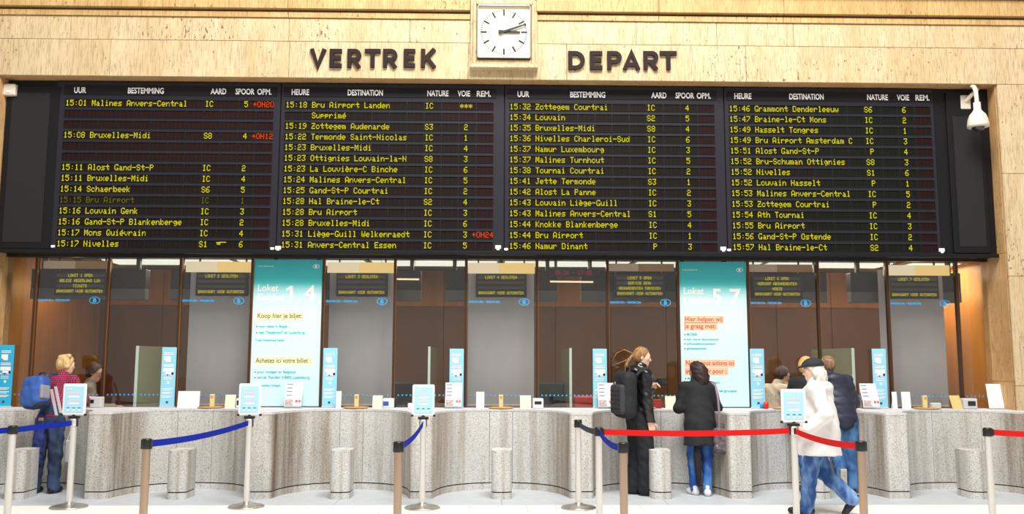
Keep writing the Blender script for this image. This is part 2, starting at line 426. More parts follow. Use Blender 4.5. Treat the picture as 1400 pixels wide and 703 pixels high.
for nm, ang, r1, ww, yy in (('hour_hand', 91.5, .205, .016, -.024), ('minute_hand', 70.5, .298, .012, -.032)):
    a = math.radians(ang); d = np.array([math.sin(a), math.cos(a)]); n_ = np.array([d[1], -d[0]])
    poly = [-d*.07-n_*ww*1.35, d*r1-n_*ww*.8, d*r1+n_*ww*.8, -d*.07+n_*ww*1.35]
    MB().prism_y([tuple(p) for p in poly], yy-.005, yy).build(nm, M['blackm'], ck)
MB().box(-.02, .02, -.016, -.011, -hh+.018, -hh+.03).build('maker_plate', M['blackm'], ck)

# raised lettering on the wall
def stroke(mb, pts, wd, y0, y1):
    pts = [np.array(p, float) for p in pts]; L = []; Rr = []
    for i, p in enumerate(pts):
        t0 = pts[i]-pts[i-1] if i > 0 else pts[1]-pts[0]
        t1 = pts[i+1]-pts[i] if i < len(pts)-1 else t0
        t0 = t0/np.linalg.norm(t0); t1 = t1/np.linalg.norm(t1)
        n0 = np.array([-t0[1], t0[0]]); n1 = np.array([-t1[1], t1[0]]); nn = n0+n1; nn = nn/np.linalg.norm(nn)
        h = wd/2/max(.5, nn@n0); L.append(p+nn*h); Rr.append(p-nn*h)
    for i in range(len(pts)-1):
        mb.prism_y([tuple(Rr[i]), tuple(Rr[i+1]), tuple(L[i+1]), tuple(L[i])], y0, y1)
def arc(cx, cz, rx, rz, a0, a1, n=8):
    return [(cx+rx*math.cos(math.radians(a0+(a1-a0)*i/n)), cz+rz*math.sin(math.radians(a0+(a1-a0)*i/n))) for i in range(n+1)]
def big_letter(ch, x0, x1, z0, z1, parent, ox, oz):
    wd = .052; h = wd/2; mb = MB(); W = x1-x0; x0 -= ox; x1 -= ox; z0 -= oz; z1 -= oz; zc = (z0+z1)/2+.012
    cnt_ = [0]
    def S(*p): cnt_[0] += 1; stroke(mb, p, wd, -.03-.0012*cnt_[0], 0)
    if ch == 'V': S((x0+h, z1), ((x0+x1)/2, z0+.02), (x1-h, z1))
    if ch == 'E': S((x0+h, z0), (x0+h, z1)); S((x0+h, z1-h), (x1, z1-h)); S((x0+h, zc-.01), (x1-.01, zc-.01)); S((x0+h, z0+h), (x1, z0+h))
    if ch == 'T': S(((x0+x1)/2, z0), ((x0+x1)/2, z1)); S((x0, z1-h), (x1, z1-h))
    if ch in 'RP':
        S((x0+h, z0), (x0+h, z1)); rz = (z1-h-(zc-.03))/2
        S((x0+h, z1-h), (x1-rz-h, z1-h), *arc(x1-rz-h, zc-.03+rz, rz, rz, 88, -88), (x1-rz-h, zc-.03), (x0+h, zc-.03))
        if ch == 'R': S(((x0+x1)/2-.01, zc-.03), (x1-h*.9, z0))
    if ch == 'K': S((x0+h, z0), (x0+h, z1)); S((x0+h, z0+.08), (x1-h, z1)); S((x0+W*.42, zc-.015), (x1-h*.9, z0))
    if ch == 'D':
        S((x0+h, z0), (x0+h, z1)); rz = (z1-z0)/2-h
        S((x0+h, z1-h), (x1-rz-h, z1-h), *arc(x1-rz-h, (z0+z1)/2, rz, rz, 88, -88, 12), (x1-rz-h, z0+h), (x0+h, z0+h))
    if ch == 'A': S((x0+h, z0), ((x0+x1)/2, z1-.02), (x1-h, z0)); S((x0+W*.25, z0+.065), (x1-W*.25, z0+.065))
    mb.build('letter', M['dark_let'], parent)
for word, px0, y0, y1, spans, lab in (
    ('VERTREK', 370, 68, 93, [(213, 308), (323, 392), (420, 498), (515, 603), (615, 695), (728, 792), (822, 908)], 'raised dark bronze word VERTREK on the stone wall'),
    ('DEPART', 700, 71, 96, [(307, 397), (425, 492), (520, 598), (603, 700), (718, 798), (808, 898)], 'raised dark bronze word DEPART on the stone wall')):
    a = at(px0+spans[0][0]/4, y1, YW)
    sg = thing('wall_lettering', lab, 'lettering', (a[0], YW-.001, a[2]))
    for ch, (s0, s1) in zip(word, spans):
        p, q = at(px0+s0/4, y1, YW), at(px0+s1/4, y0, YW)
        big_letter(ch, p[0], q[0], p[2], q[2], sg, a[0], a[2])

# ------------------------------------------------------------------ departure boards
ROW0, PIT_R = 4.758, .1377
HZ = 4.922
BBOT = at(700, 344, YB)[2]
ST = [-5.505, -2.743, .095, 2.907]
CP = [.0546, .0551, .0548, .0545]                          # character pitch
hb = MB().box(XL+.03, XR-.02, YB+.03, .0, BBOT-.03, ZO-.012).box(XL+.03, XR-.02, YB-.02, YB+.03, BBOT-.045, BBOT, bev=.006)
housing = hb.build('board_housing', M['board']); tag(housing, 'long black housing behind all the departure boards', 'housing')
# blank side panels
for x0, x1, y0, y1, lab in ((10, 70, 120, 338, 'blank black end panel beside the UUR board starting 15:01'), (1293, 1355, 128, 344, 'blank black end panel below the dome security camera')):
    a0 = at(x0, y0, YB); b0 = at(x1, y1, YB)
    t_ = thing('blank_panel', lab, 'panel', (a0[0], YB, b0[2]))
    W_, H_ = b0[0]-a0[0], a0[2]-b0[2]
    MB().box(0, W_, 0, .028, -.02, H_+.02, bev=.004).build('panel_frame', M['board'], t_)
    MB().box(.07, W_-.13 if x0 < 100 else W_-.05, -.006, .0, .06, H_-.06 if x0 < 100 else H_-.30, bev=.002).build('inset', mat('inset_charcoal', srgb('262526'), .6, spec=.2), t_)

FONT = {}
def _f(s):
    for tok in s.split('|'):
        FONT[tok[0]] = [int(tok[1+2*i:3+2*i], 16) for i in range(5)]
_f('*14083E0814|+08083E0808|-0808080808|.0060600000|/2010080402|03E4141413E|100427F4000|27249494946|32141494D33|41814127F10|52745454539|63C4A494931|74121110907|83649494936|9464949291E|:0000240000|'
   'A7E1111117E|B7F49494936|C3E41414122|D7F4141413E|E7F49494941|F7F09090901|G3E41415173|H7F0808087F|I00417F4100|J2040413F01|K7F08142241|L7F40404040|M7F021C027F|N7F0408107F|O3E4141413E|P7F09090906|Q3E4151215E|R7F09192946|S2649494932|T01017F0101|U3F4040403F|V1F2040201F|W3F4038403F|X6314081463|Y0304780403|Z6159494D43|'
   'a2054547840|b7F28444438|c3844444428|d384444287F|e3854545418|f00087E0902|g18A4A49C78|h7F08040478|i00447D4000|j2040403D00|k7F10284400|l00417F4000|m7C04780478|n7C08040478|o3844444438|p7C14141408|q081414187C|r7C08040408|s4854545424|t04043F4424|u3C4040207C|v1C2040201C|w3C4030403C|x4428102844|y4C9090907C|z4464544C44|é3854565518|è3855565418')
def led_mesh(items, cp, dz):
    """dots of a row of characters; items: (column, string); columns count characters from the row's start"""
    mb = MB(); dx = cp/6
    for col, s in items:
        for i, ch in enumerate(s):
            if ch not in FONT: continue
            for c, bits in enumerate(FONT[ch]):
                for r in range(8):
                    if bits >> r & 1:
                        x = (col+i)*cp+c*dx; z = (3.5-r)*dz
                        mb.add([(x, 0, z-dz*.98), (x+dx*.96, 0, z-dz*.98), (x+dx*.96, 0, z), (x, 0, z)], [(0, 1, 2, 3)])
    return mb
def cellmat(name, col):
    g = N(name); v = g.n('TexCoord').outputs['Object']
    sx = g.n('SeparateXYZ'); g.l(v, sx.inputs[0])
    mu = g.n('Math', operation='MULTIPLY'); mu.inputs[1].default_value = 1/.0549; g.l(sx.outputs[0], mu.inputs[0])
    frc = g.n('Math', operation='FRACT'); g.l(mu.outputs[0], frc.inputs[0])
    c = g.ramp(frc.outputs[0], [(0, tuple(x*.35 for x in col)), (.16, tuple(x*.35 for x in col)), (.2, col), (1, col)])
    g.l(c, g.b.inputs['Base Color']); g.b.inputs['Roughness'].default_value = .7; g.b.inputs['Specular IOR Level'].default_value = .15; return g.m
CELLS = [cellmat('led_cell_rust', srgb('220e0a')), cellmat('led_cell_brown', srgb('1a100c')), cellmat('led_cell_olive', srgb('140f09')), cellmat('led_cell_green', srgb('10120a'))]
CELL_R = cellmat('led_cell_red', srgb('20090a'))
def mod_mesh(m, w_):
    h = .0475; mb = MB(); f = .006
    mb.box(0, w_, .004, .03, -h, h, 0)                     # recessed face
    for a, b, c, d in ((0, w_, h-f*.4, h), (0, w_, -h, -h+f*.4), (0, f*.5, -h, h), (w_-f*.5, w_, -h, h)): mb.box(a, b, -.004, .006, c, d, 1)
    return mb.mesh('display_module', [m, M['frame']])
ROWS = [
 ['15:01 Malines Anvers-Central|IC|5|+0H20', '', '', '15:08 Bruxelles-Midi|S8|4|+0H12', '', '', '15:11 Alost Gand-St-P|IC|2', '15:11 Bruxelles-Midi|IC|4', '15:14 Schaerbeek|S6|5', '~15:15 Bru Airport|IC|1', '15:16 Louvain Genk|IC|3', '15:16 Gand-St-P Blankenberge|IC|2', '15:17 Mons Quiévrain|IC|4', '15:17 Nivelles|S1|6'],
 ['15:18 Bru Airport Landen|IC|***', '      Supprimé', '15:19 Zottegem Audenarde|S3|2', '15:22 Termonde Saint-Nicolas|IC|1', '15:23 Bruxelles-Midi|IC|4', '15:23 Ottignies Louvain-la-N|S8|3', '15:23 La Louvière-C Binche|IC|6', '15:24 Malines Anvers-Central|IC|5', '15:25 Gand-St-P Courtrai|IC|2', '15:28 Hal Braine-le-Ct|S2|4', '15:28 Bru Airport|IC|3', '15:28 Bruxelles-Midi|IC|6', '15:31 Liège-Guill Welkenraedt|IC|3|+0H24', '15:31 Anvers-Central Essen|IC|5'],
 ['15:32 Zottegem Courtrai|IC|4', '15:34 Louvain|S2|5', '15:35 Bruxelles-Midi|S8|4', '15:36 Nivelles Charleroi-Sud|IC|6', '15:37 Namur Luxembourg|IC|3', '15:37 Malines Turnhout|IC|5', '15:38 Tournai Courtrai|IC|2', '15:41 Jette Termonde|S3|1', '15:42 Alost La Panne|IC|2', '15:43 Louvain Liège-Guill|IC|3', '15:43 Malines Anvers-Central|S1|5', '15:44 Knokke Blankenberge|IC|4', '15:44 Bru Airport|IC|1', '15:46 Namur Dinant| P|3'],
 ['15:46 Grammont Denderleeuw|S6|6', '15:47 Braine-le-Ct Mons|IC|2', '15:49 Hasselt Tongres|IC|1', '15:49 Bru Airport Amsterdam C|IC|3', '15:51 Alost Gand-St-P| P|4', '15:52 Bru-Schuman Ottignies|S8|3', '15:52 Nivelles|S1|6', '15:52 Louvain Hasselt| P|1', '15:53 Malines Anvers-Central|IC|5', '15:53 Zottegem Courtrai| P|2', '15:54 Ath Tournai|IC|4', '15:55 Bru Airport|IC|3', '15:56 Gand-St-P Ostende|IC|2', '15:57 Hal Braine-le-Ct|S2|4']]
HEAD = [[('UUR', .17, .15), ('BESTEMMING', .995, .45), ('AARD', 1.91, .195), ('SPOOR', 2.24, .24), ('OPM.', 2.486, .18)],
        [('HEURE', .177, .22), ('DESTINATION', 1.0, .445), ('NATURE', 1.92, .27), ('VOIE', 2.254, .16), ('REM.', 2.505, .18)]]
BL = ['black departure board with four empty rows and two red delays, leftmost of the four', 'black departure board with the line Supprimé near its top, below VERTREK',
      'black departure board without any red delay, below the word DEPART', 'black departure board beside the dome security camera, rightmost of the four']
for k in range(4):
    bd = thing('departure_board', BL[k], 'departure board', (ST[k], YB, ROW0), 0, 'departure boards side by side')
    mw = CP[k]*4; W_ = mw*12
    nxt = (ST[k+1]-ST[k]-.012) if k < 3 else W_+.09
    zlo = -13*PIT_R-.075
    MB().box(-.06 if k else -.12, nxt-.06, .004, .034, zlo, HZ-ROW0+.115, bev=.003).build('board_back', M['frame'], bd)
    MB().box(-.03, W_+.02, -.004, .006, HZ-ROW0-.058, HZ-ROW0+.065, bev=.002).build('header_strip', M['board'], bd)
    for s_, xo, wd in HEAD[k % 2]:
        text('header_word', s_, M['white_ink'], bd, xo, -.0065, HZ-ROW0-.036, .072, wd, 'CENTER', .0022)
    me = [mod_mesh(CELLS[j], mw-.004) for j in range(4)]; mer = mod_mesh(CELL_R, mw-.004)
    for r in range(14):
        for c in range(12):
            if k == 0: j = 0 if r < 6 else (1 if c < 8 or r < 9 else 2)
            elif k == 1: j = 0 if (r < 2 and c > 8) else 1
            elif k == 2: j = 2 if (c > 5 and r != 0) else 1
            else: j = 3 if c > 4 else 2
            link('display_module', mer if c == 11 else me[j], bd, (c*mw-.008, -.002, -r*PIT_R))
        row = ROWS[k][r]
        if not row: continue
        dim = row[0] == '~'; p = row.lstrip('~').split('|')
        it = [('departure_time', 0, p[0][:5]), ('destination', 6, p[0][6:])]
        if len(p) > 1: it.append(('train_type', 32, p[1]))
        if len(p) > 2: it.append(('track_number', 41 if len(p[2]) == 1 else 40, p[2]))
        for nm_, c0, s_ in it:
            if s_.strip(): led_mesh([(c0, s_)], CP[k], .0108).build(nm_, M['led_dim'] if dim else M['led'], bd, (0, -.004, -r*PIT_R))['kind'] = 'stuff'
        if len(p) > 3: led_mesh([(43, p[3])], CP[k], .0106).build('delay_text', M['led_red'], bd, (0, -.004, -r*PIT_R))['kind'] = 'stuff'
    if k == 0:
        led_mesh([(35, '"'), (36, '-')], CP[k], .0106).build('stray_dots', M['led'], bd, (0, -.004, -13*PIT_R))
        MB().box(1.93+.03, 1.95+.06, -.0045, -.004, -13*PIT_R+.012, -13*PIT_R+.026).box(1.945+.05, 1.96+.12, -.0045, -.004, -13*PIT_R+.02, -13*PIT_R+.03).build('stray_dots', M['led'], bd)
for x, y, big, lab in ((72, 337, 0, 'tiny white latch under the 15:01 board corner'), (372, 340, 0, 'tiny grey latch left of the white clip under the 15:17 line'), (380, 340, 1, 'white clip at the foot between first and second boards'),
                    (681, 339, 1, 'white clip at the foot between second and third boards'), (692, 341, 0, 'tiny white latch below the 15:46 Namur line start'),
                    (989, 341, 1, 'white clip at the foot between third and fourth boards'), (997, 342, 0, 'tiny white latch beside the 15:57 line start'), (1288, 343, 1, 'white clip at the foot end of the 15:57 board')):
    p = at(x, y, YB-.012); s_ = .036 if big else .024
    mb = MB().box(-s_, s_, 0, .014, -.012, s_*.9 if big else .016, bev=.003).box(-s_*.5, s_*.5, -.006, .002, -.03 if big else -.016, -.01, bev=.002)
    tag(mb.build('latch_clip', M['white'], None, tuple(p)), lab, 'clip', 'clips along the foot of the boards')

# small camera at the left, dome camera at the right
p = at(12, 122, YB-.06)
sc_ = thing('wall_sensor', 'small white square sensor box at the corner of the board', 'sensor', (p[0], YB+.03, p[2]))
MB().box(-.075, .075, -.09, 0, -.075, .075, bev=.012).build('sensor_body', M['cctv'], sc_)
MB().box(-.03, .03, -.098, -.089, -.045, -.018, bev=.003).build('sensor_window', M['white'], sc_)
p = at(1320, 138, YB); q = at(1337, 165, YB-.26)
cc = thing('dome_camera', 'white dome security camera on a curved arm beside the board', 'security camera', (p[0], YB+.03, p[2]))
MB().box(-.065, .065, -.04, 0, -.11, .075, bev=.008).build('mount_box', M['cctv'], cc)
dx, dz = q[0]-p[0], q[2]-p[2]
arm = [(0, -.03, .0), (.03, -.10, .05), (.07, -.18, .10)]+[(dx*.6+dx*.4*math.sin(a), -.22-.06*math.sin(a), .10+.05*math.sin(a*2)) for a in (0, .5, .9, 1.3, PI/2)]
arm = [(0, -.03, -.01), (.05, -.09, .06), (.09, -.15, .115), (dx*.72, -.2, .135), (dx*.92, -.25, .115), (dx, -.28, .05), (dx, -.29, -.06), (dx, -.29, -.14)]
MB().tube(arm, .026, 12).build('camera_arm', M['cctv'], cc)
MB().lathe([(0, -.10), (.042, -.10), (.044, -.19), (.06, -.22), (.095, -.26), (.118, -.32), (.128, -.39), (.128, -.415), (.11, -.42), (0, -.42)][::-1], 24, 0, (dx, -.29, 0)).build('camera_housing', M['cctv'], cc)
MB().lathe([(.001, -.475), (.04, -.468), (.068, -.445), (.08, -.418)], 24, 0, (dx, -.29, 0)).build('camera_dome', M['dome'], cc)

# ------------------------------------------------------------------ ticket office behind the glass
off_f = struct(MB().box(-6.6, 6.6, .08, 3.1, -.02, .0).build('floor_office', M['darkfloor']))
off_c = struct(MB().box(-6.6, 6.6, .04, 3.1, 3.0, 3.06).build('ceiling_office', mat('office_ceiling', srgb('8f8a70'), .8)))
ow = struct(MB().box(-6.6, 6.6, 3.1, 3.2, 0, 3.0).build('wall_office', M['joint']))
for c in range(14):
    x0 = -6.335+c*WP
    MB().box(x0+.004, x0+WP-.004, 3.07, 3.1, .0, 2.4, bev=.003).build('wall_panel', M['brownwall'], ow)
    MB().box(x0+.004, x0+WP-.004, 3.07, 3.1, 2.405, 2.99, bev=.003).build('wall_panel', M['amberwall'], ow)
for nm, x0, x1 in (('wall_left', -6.6, -6.45), ('wall_right', 6.45, 6.6)):
    sw = struct(MB().box(x0, x1, 0.02, 3.1, 0, 3.0).build(nm, M['joint']))
    xi0, xi1 = (x1, x1+.025) if x0 < 0 else (x0-.025, x0)
    for j in range(3): MB().box(xi0, xi1, .08+j*1.0+.004, 1.08+j*1.0-.004, .0, 2.99, bev=.003).build('wall_panel', M['amberwall'], sw)
# ceiling lamps of the office
for k in range(-3, 4):
    lp = thing('ceiling_lamp', '', 'lamp', (k*1.81+.905 if k < 3 else 5.98, .92, 2.90), 0, 'long white ceiling lamps in the ticket office')
    lp['label'] = 'white ceiling lamp inside, in the pane right of ' + ['the backpacker', 'closed window two', 'the first teal poster', 'the clock axis', 'the second teal poster', 'the man in the cap', 'the last blind'][k+3]
    wl = .88 if k < 3 else .36
    MB().box(-wl, wl, -.30, .34, -.02, .01, bev=.004).build('lamp_tray', M['white'], lp)
    for q in (-.7, .7): MB().box(q*wl-.01, q*wl+.01, 0, .02, .005, .1).build('hanger', M['cabgrey'], lp)
    MB().box(-wl+.03, wl-.03, -.27, .31, -.032, -.019, bev=.003).build('diffuser', M['lampw'], lp)
    area = bpy.data.lights.new('office_light', 'AREA'); area.shape = 'RECTANGLE'; area.size = 2*wl; area.size_y = .55; area.energy = 26; area.color = (1, .82, .58)
    ao = bpy.data.objects.new('office_light', area); C.objects.link(ao); ao.parent = lp; ao.location = (0, .02, -.05)
for x, e in ((-6.0, 9), (6.0, 22)):
    sp_ = bpy.data.lights.new('corner_lamp', 'POINT'); sp_.energy = e; sp_.color = (1, .66, .28); sp_.shadow_soft_size = .08
    o = bpy.data.objects.new('corner_lamp', sp_); C.objects.link(o); o.location = (x, 1.3, 2.55)
    lt = thing('corner_spotlight', 'small warm spotlight on the office ceiling near the %s' % ('backpacker' if x < 0 else 'stone pier under the dome camera'), 'lamp', (x, 1.3, 3.0))
    MB().lathe([(.05, -.12), (.055, -.1), (.03, 0)], 16).build('lamp_shade', M['blackm'], lt); MB().lathe([(.0, -.115), (.045, -.11)], 16).build('bulb', M['tubey'], lt)
# beam across the office ceiling
struct(MB().box(-6.45, 6.45, 1.35, 1.5, 2.86, 3.0).build('trim_1', mat('beam_olive', srgb('6d6447'), .7)))

# the glass front: fourteen panes between bronze mullions
paneidx = {-3: 0, -2: 2, -1: 4, 0: 6, 1: 8, 2: 10, 3: 12}
sill = struct(MB().box(-6.45, 6.45, -.03, .03, ZB-.02, ZB).build('trim_2', M['mull']))
struct(MB().box(-6.45, 6.45, -.04, .03, ZT, ZT+.12).build('trim_3', M['blackm']))
struct(MB().box(6.31, 6.36, -.05, .04, ZB, ZT).box(-6.36, -6.31, -.05, .04, ZB, ZT).build('trim_4', M['blackm']))
dots_n = 18
def logo(parent, x, z, w_, y, m):
    mb = MB(); n = 28; h_ = w_*.66
    for i in range(n):
        a0, a1 = 2*PI*i/n, 2*PI*(i+1)/n
        P = lambda a, s: (x+math.cos(a)*w_/2*s, y, z+math.sin(a)*h_/2*s)
        mb.add([P(a0, 1), P(a0, .84), P(a1, .84), P(a1, 1)], [(0, 3, 2, 1)])
    mb.build('oval_ring', m, parent)
    text('oval_letter', 'B', m, parent, x-.002, y, z-h_*.27, h_*.54, w_*.30, 'CENTER', .004)
for i in range(-1, 14):
    x0 = (i-6.5)*WP; x1 = x0+WP
    if i == -1: x0 = -6.40
    if i == 13: x1 = 6.32
    if i == -1 and x1-x0 < .1: continue
    win = struct(MB().box(x1-.016, x1+.016, -.028, .028, ZB, ZT, 0).box(x1+.016, x1+.021, -.03, .0, ZB, ZT, 1).build('window_%d' % (i+2), [M['mull'], M['copper']])) if i < 13 else struct(MB().box(x1-.03, x1, -.03, .03, ZB, ZT).build('window_15', M['blackm']))
    MB().box(x0+.017, x1-.017, -.004, .004, ZB, ZT).build('pane', M['pane'], win)
    if i in (3, 9): continue
    dm = MB(); n_ = max(3, int((x1-x0-.06)/.051))
    for d in range(n_):
        cx_ = x0+.04+(d+.5)*(x1-x0-.08)/n_; z_ = at(600, 540.5, 0)[2]
        dm.add([(cx_+.011*math.cos(2*PI*q/8), -.006, z_+.011*math.sin(2*PI*q/8)) for q in range(8)], [list(range(8))])
    o = dm.build('dot_row', M['decal'], win); o['kind'] = 'stuff'
    if i in paneidx.values():
        lz = at(700, 413, 0)[2]
        logo(win, x0+WP-.16, lz, .14, -.008, M['decal'])
        text('web_address', 'detrein.be - letrain.be', M['decal'], win, x0+.03, -.008, lz-.012, .034, .40, 'LEFT', .0012)

# per window: display cabinet, display, and where closed a grey blind with a lit valance
DT = {-3: ['LOKET 1 OPEN', 'BELGIE NEDERLAND LUX', 'TICKETS', 'BANKKAART VOOR AUTOMATEN'], -2: ['LOKET 2 GESLOTEN', '', '', 'BANKKAART VOOR AUTOMATEN'], -1: ['LOKET 3 GESLOTEN', '', '', 'BANKKAART VOOR AUTOMATEN'],
      0: ['LOKET 4 GESLOTEN', '', '', 'BANKKAART VOOR AUTOMATEN'], 1: ['LOKET 5 OPEN', 'SERVICE DESK', 'ABONNEMENTEN TARIEVEN', 'BANKKAART VOOR AUTOMATEN'], 2: ['LOKET 6 OPEN', 'VERKOOP ABONNEMENTEN', 'MOBIB', 'BANKKAART VOOR AUTOMATEN'],
      3: ['LOKET 7 GESLOTEN', '', '', 'BANKKAART VOOR AUTOMATEN']}
WN = ['the window behind the backpacker', 'the window before the first teal poster', 'the window after the first teal poster', 'the centre window under the clock', 'the window behind the man in leather', 'the window above the man in the cap', 'the last window beside the stone pier']
closed = (-2, -1, 0, 3)
zc1, zcm, zc0 = at(560, 370, .42)[2], at(560, 396, .42)[2], at(560, 411, .42)[2]
for k in range(-3, 4):
    X = k*1.81; wn = WN[k+3]
    cb = thing('display_cabinet', 'wide black hanging cabinet inside ' + wn, 'cabinet', (X, .42, zc0), 0, 'black cabinets hung behind the counter glass')
    H1, Hm = zc1-zc0, zcm-zc0
    MB().box(-.745, .745, 0, .16, Hm, H1, bev=.006).build('cabinet_body', M['cab'], cb)
    MB().box(-.745, .745, -.005, .14, 0, Hm-.002, bev=.006).build('cabinet_skirt', M['cabgrey'], cb)
    for s_ in (-1, 1): MB().box(s_*.62-.025, s_*.62+.025, .05, .11, H1, 3.0-zc0).build('hanger', M['cab'], cb)
    ds = thing('counter_display', 'dark display reading %s in %s' % (DT[k][0], wn), 'display', (X, .2, at(700, 404, .2)[2]), 0, 'yellow line displays above the ticket windows')
    MB().box(-.33, .33, .0, .07, -.02, .29, bev=.004).build('display_body', M['cab'], ds)
    for s_ in (-1, 1): MB().box(s_*.3-.01, s_*.3+.01, .03, .05, .29, 2.99-ds.location.z).build('hanger', M['cab'], ds)
    for r in range(4):
        zz = .235-.068*r
        MB().box(-.305, .305, -.003, .001, zz-.019, zz+.019).build('line_strip', M['dispband'], ds)
        s_ = DT[k][r]
        if s_:
            cp = min(.026, .59/len(s_))
            led_mesh([(0, s_)], cp, .0056).build('line_text', M['led'], ds, (-len(s_)*cp/2, -.0045, zz))
    if k in closed:
        zbl = at(700, 375, .1)[2]
        bl = thing('roller_blind', 'grey roller blind let down behind ' + wn, 'blind', (X, .30, ZB), 0, 'grey blinds behind the closed windows')
        MB().box(-WP/2+.02, WP/2-.02, .0, .004, .01, zbl-ZB+.1).build('blind_cloth', M['blind'], bl)
        MB().box(-WP/2+.02, WP/2-.02, -.008, .012, 0.0, .022, bev=.003).build('bottom_bar', M['grey_pl'], bl)
    z0, z1 = at(700, 374, .1)[2], ZT-.035
    if k not in closed: z0 = at(700, 370, .1)[2]
    vl = thing('light_valance', ('bright' if k in closed else 'dim') + ' yellow lit valance at the top of ' + wn, 'lamp', (X, .10, z0), 0, 'lit valances above the windows')
    mm = M['lampy'] if k in closed else mat('valance_dim', srgb('6a5230'), .7, emit=srgb('8c6a3c'), es=.45)
    m2 = mat('valance_pale', (.25, .22, .16), .7, emit=(.88, .74, .48) if k in closed else (.20, .14, .08), es=.9)
    MB().box(-WP/2+.02, -.03, 0, .03, 0, z1-z0).build('diffuser', m2, vl)
    MB().box(-.029, WP/2-.02, 0, .03, 0, z1-z0).build('diffuser', mm, vl)

# hanging tube lamps and the red line sign
for x0, x1, y, lab in ((541, 573, 381.5, 'thin yellow tube lamp hanging inside the pane left of the centre window'), (752, 811, 385, 'thin yellow tube lamp below the red text sign')):
    a, b = at(x0, y, .36), at(x1, y+1, .36)
    if x0 < 600: a[0] -= .25
    tl = thing('tube_lamp', lab, 'lamp', tuple(a)); L = b[0]-a[0]
    MB().tube([(0, 0, 0), (L, 0, -.004)], .012, 10).build('tube', M['tubey'], tl)
    for xx in (.06, L-.06): MB().tube([(xx, 0, .01), (xx, 0, 3.0-a[2])], .003, 6).build('wire', M['cab'], tl)
a, b = at(750, 378, .34), at(819, 368, .34)
rs = thing('red_line_sign', 'narrow black sign with red dot text in the pane right of the centre window', 'sign', (a[0], .34, a[2]))
MB().box(0, b[0]-a[0], 0, .05, 0, b[2]-a[2], bev=.004).build('sign_body', M['cab'], rs)
mr = mat('led_dark_red', (.02, 0, 0), .5, emit=(.36, .012, .035), es=1)
led_mesh([(0, '08:08 - 17:00')], .0375, .0085).build('red_text', mr, rs, (.09, -.003, (b[2]-a[2])/2))
for xx in (.1, .56): MB().box(xx-.015, xx+.015, .02, .045, b[2]-a[2], 3.0-a[2]).build('hanger', M['cab'], rs)

# partitions between the clerks
for x, y0, lab in ((188, 473, 'green glass partition behind the pane beside the blue banner before closed window two'), (587, 474, 'green glass partition behind the sign stand left of centre'),
                   (780, 476, 'green glass partition left of the man in leather'), (1166, 476, 'green glass partition right of the man in the navy jacket')):
    p = at(x, y0, .22)
    pt = thing('glass_partition', lab, 'partition', (p[0], .22, 0), 0, 'green glass partitions between the clerks')
    MB().box(-.006, .006, 0.02, 1.5, .75, p[2]).build('glass_sheet', M['pgreen'], pt)
    MB().box(-.016, .016, -.01, .02, 0, p[2], bev=.004).build('edge_post', M['pedge'], pt)
    MB().box(-.02, .02, .01, 1.5, 0, .75).build('base_panel', M['cabgrey'], pt)

# office desks and chairs
for k in range(-3, 4):
    dk = thing('office_desk', 'brown office desk behind the counter at ' + WN[k+3], 'desk', (k*1.81, 0, 0), 0, 'desks behind the counter')
    MB().box(-.74, .74, .10, .42, .70, .74, bev=.006).build('desk_top', M['wood'], dk)
    for s_ in (-1, 1): MB().box(s_*.68-.03, s_*.68+.03, .12, .4, 0, .70).build('desk_leg', M['cabgrey'], dk)
def office_chair(x, y, seat, label, rz=0.0, back=True):
    ch = thing('office_chair', label, 'chair', (x, y, 0), rz, 'office chairs behind the counter')
    fab = M['chairfab']
    MB().box(-.24, .24, -.24, .24, seat-.08, seat, bev=.03).build('seat', fab, ch)
    MB().tube([(0, 0, .08), (0, 0, seat-.08)], .03, 10).build('column', M['blackm'], ch)
    if back:
        MB().box(-.23, .23, .2, .27, seat+.12, seat+.62, bev=.03).build('backrest', fab, ch)
        MB().box(-.04, .04, .22, .28, seat-.06, seat+.2, bev=.01).build('back_post', M['blackm'], ch)
    for q in range(5):
        a = 2*PI*q/5
        MB().tube([(0, 0, .1), (.27*math.cos(a), .27*math.sin(a), .06)], [.025, .016], 8).tube([(.27*math.cos(a), .27*math.sin(a), .05), (.27*math.cos(a), .27*math.sin(a), .0)], .025, 8).build('leg', M['blackm'], ch)
    return ch
M['chairfab'] = mat('chair_fabric', srgb('2c3a3e'), .85)
office_chair(at(554, 520, 1.1)[0], 1.1, .62, 'empty dark office chair seen left of the centre blind', .3)
office_chair(at(741, 520, 1.1)[0], 1.1, .62, 'empty dark office chair seen right of the centre blind', -.7)
o = MB().box(-.18, .18, -.1, .1, 0, .34, bev=.02).build('red_case', mat('red_cloth', srgb('b8322e'), .7), None, (at(800, 550, .7)[0], .5, .74)); tag(o, 'red case on the desk beside the partition left of the leather jacket', 'case')

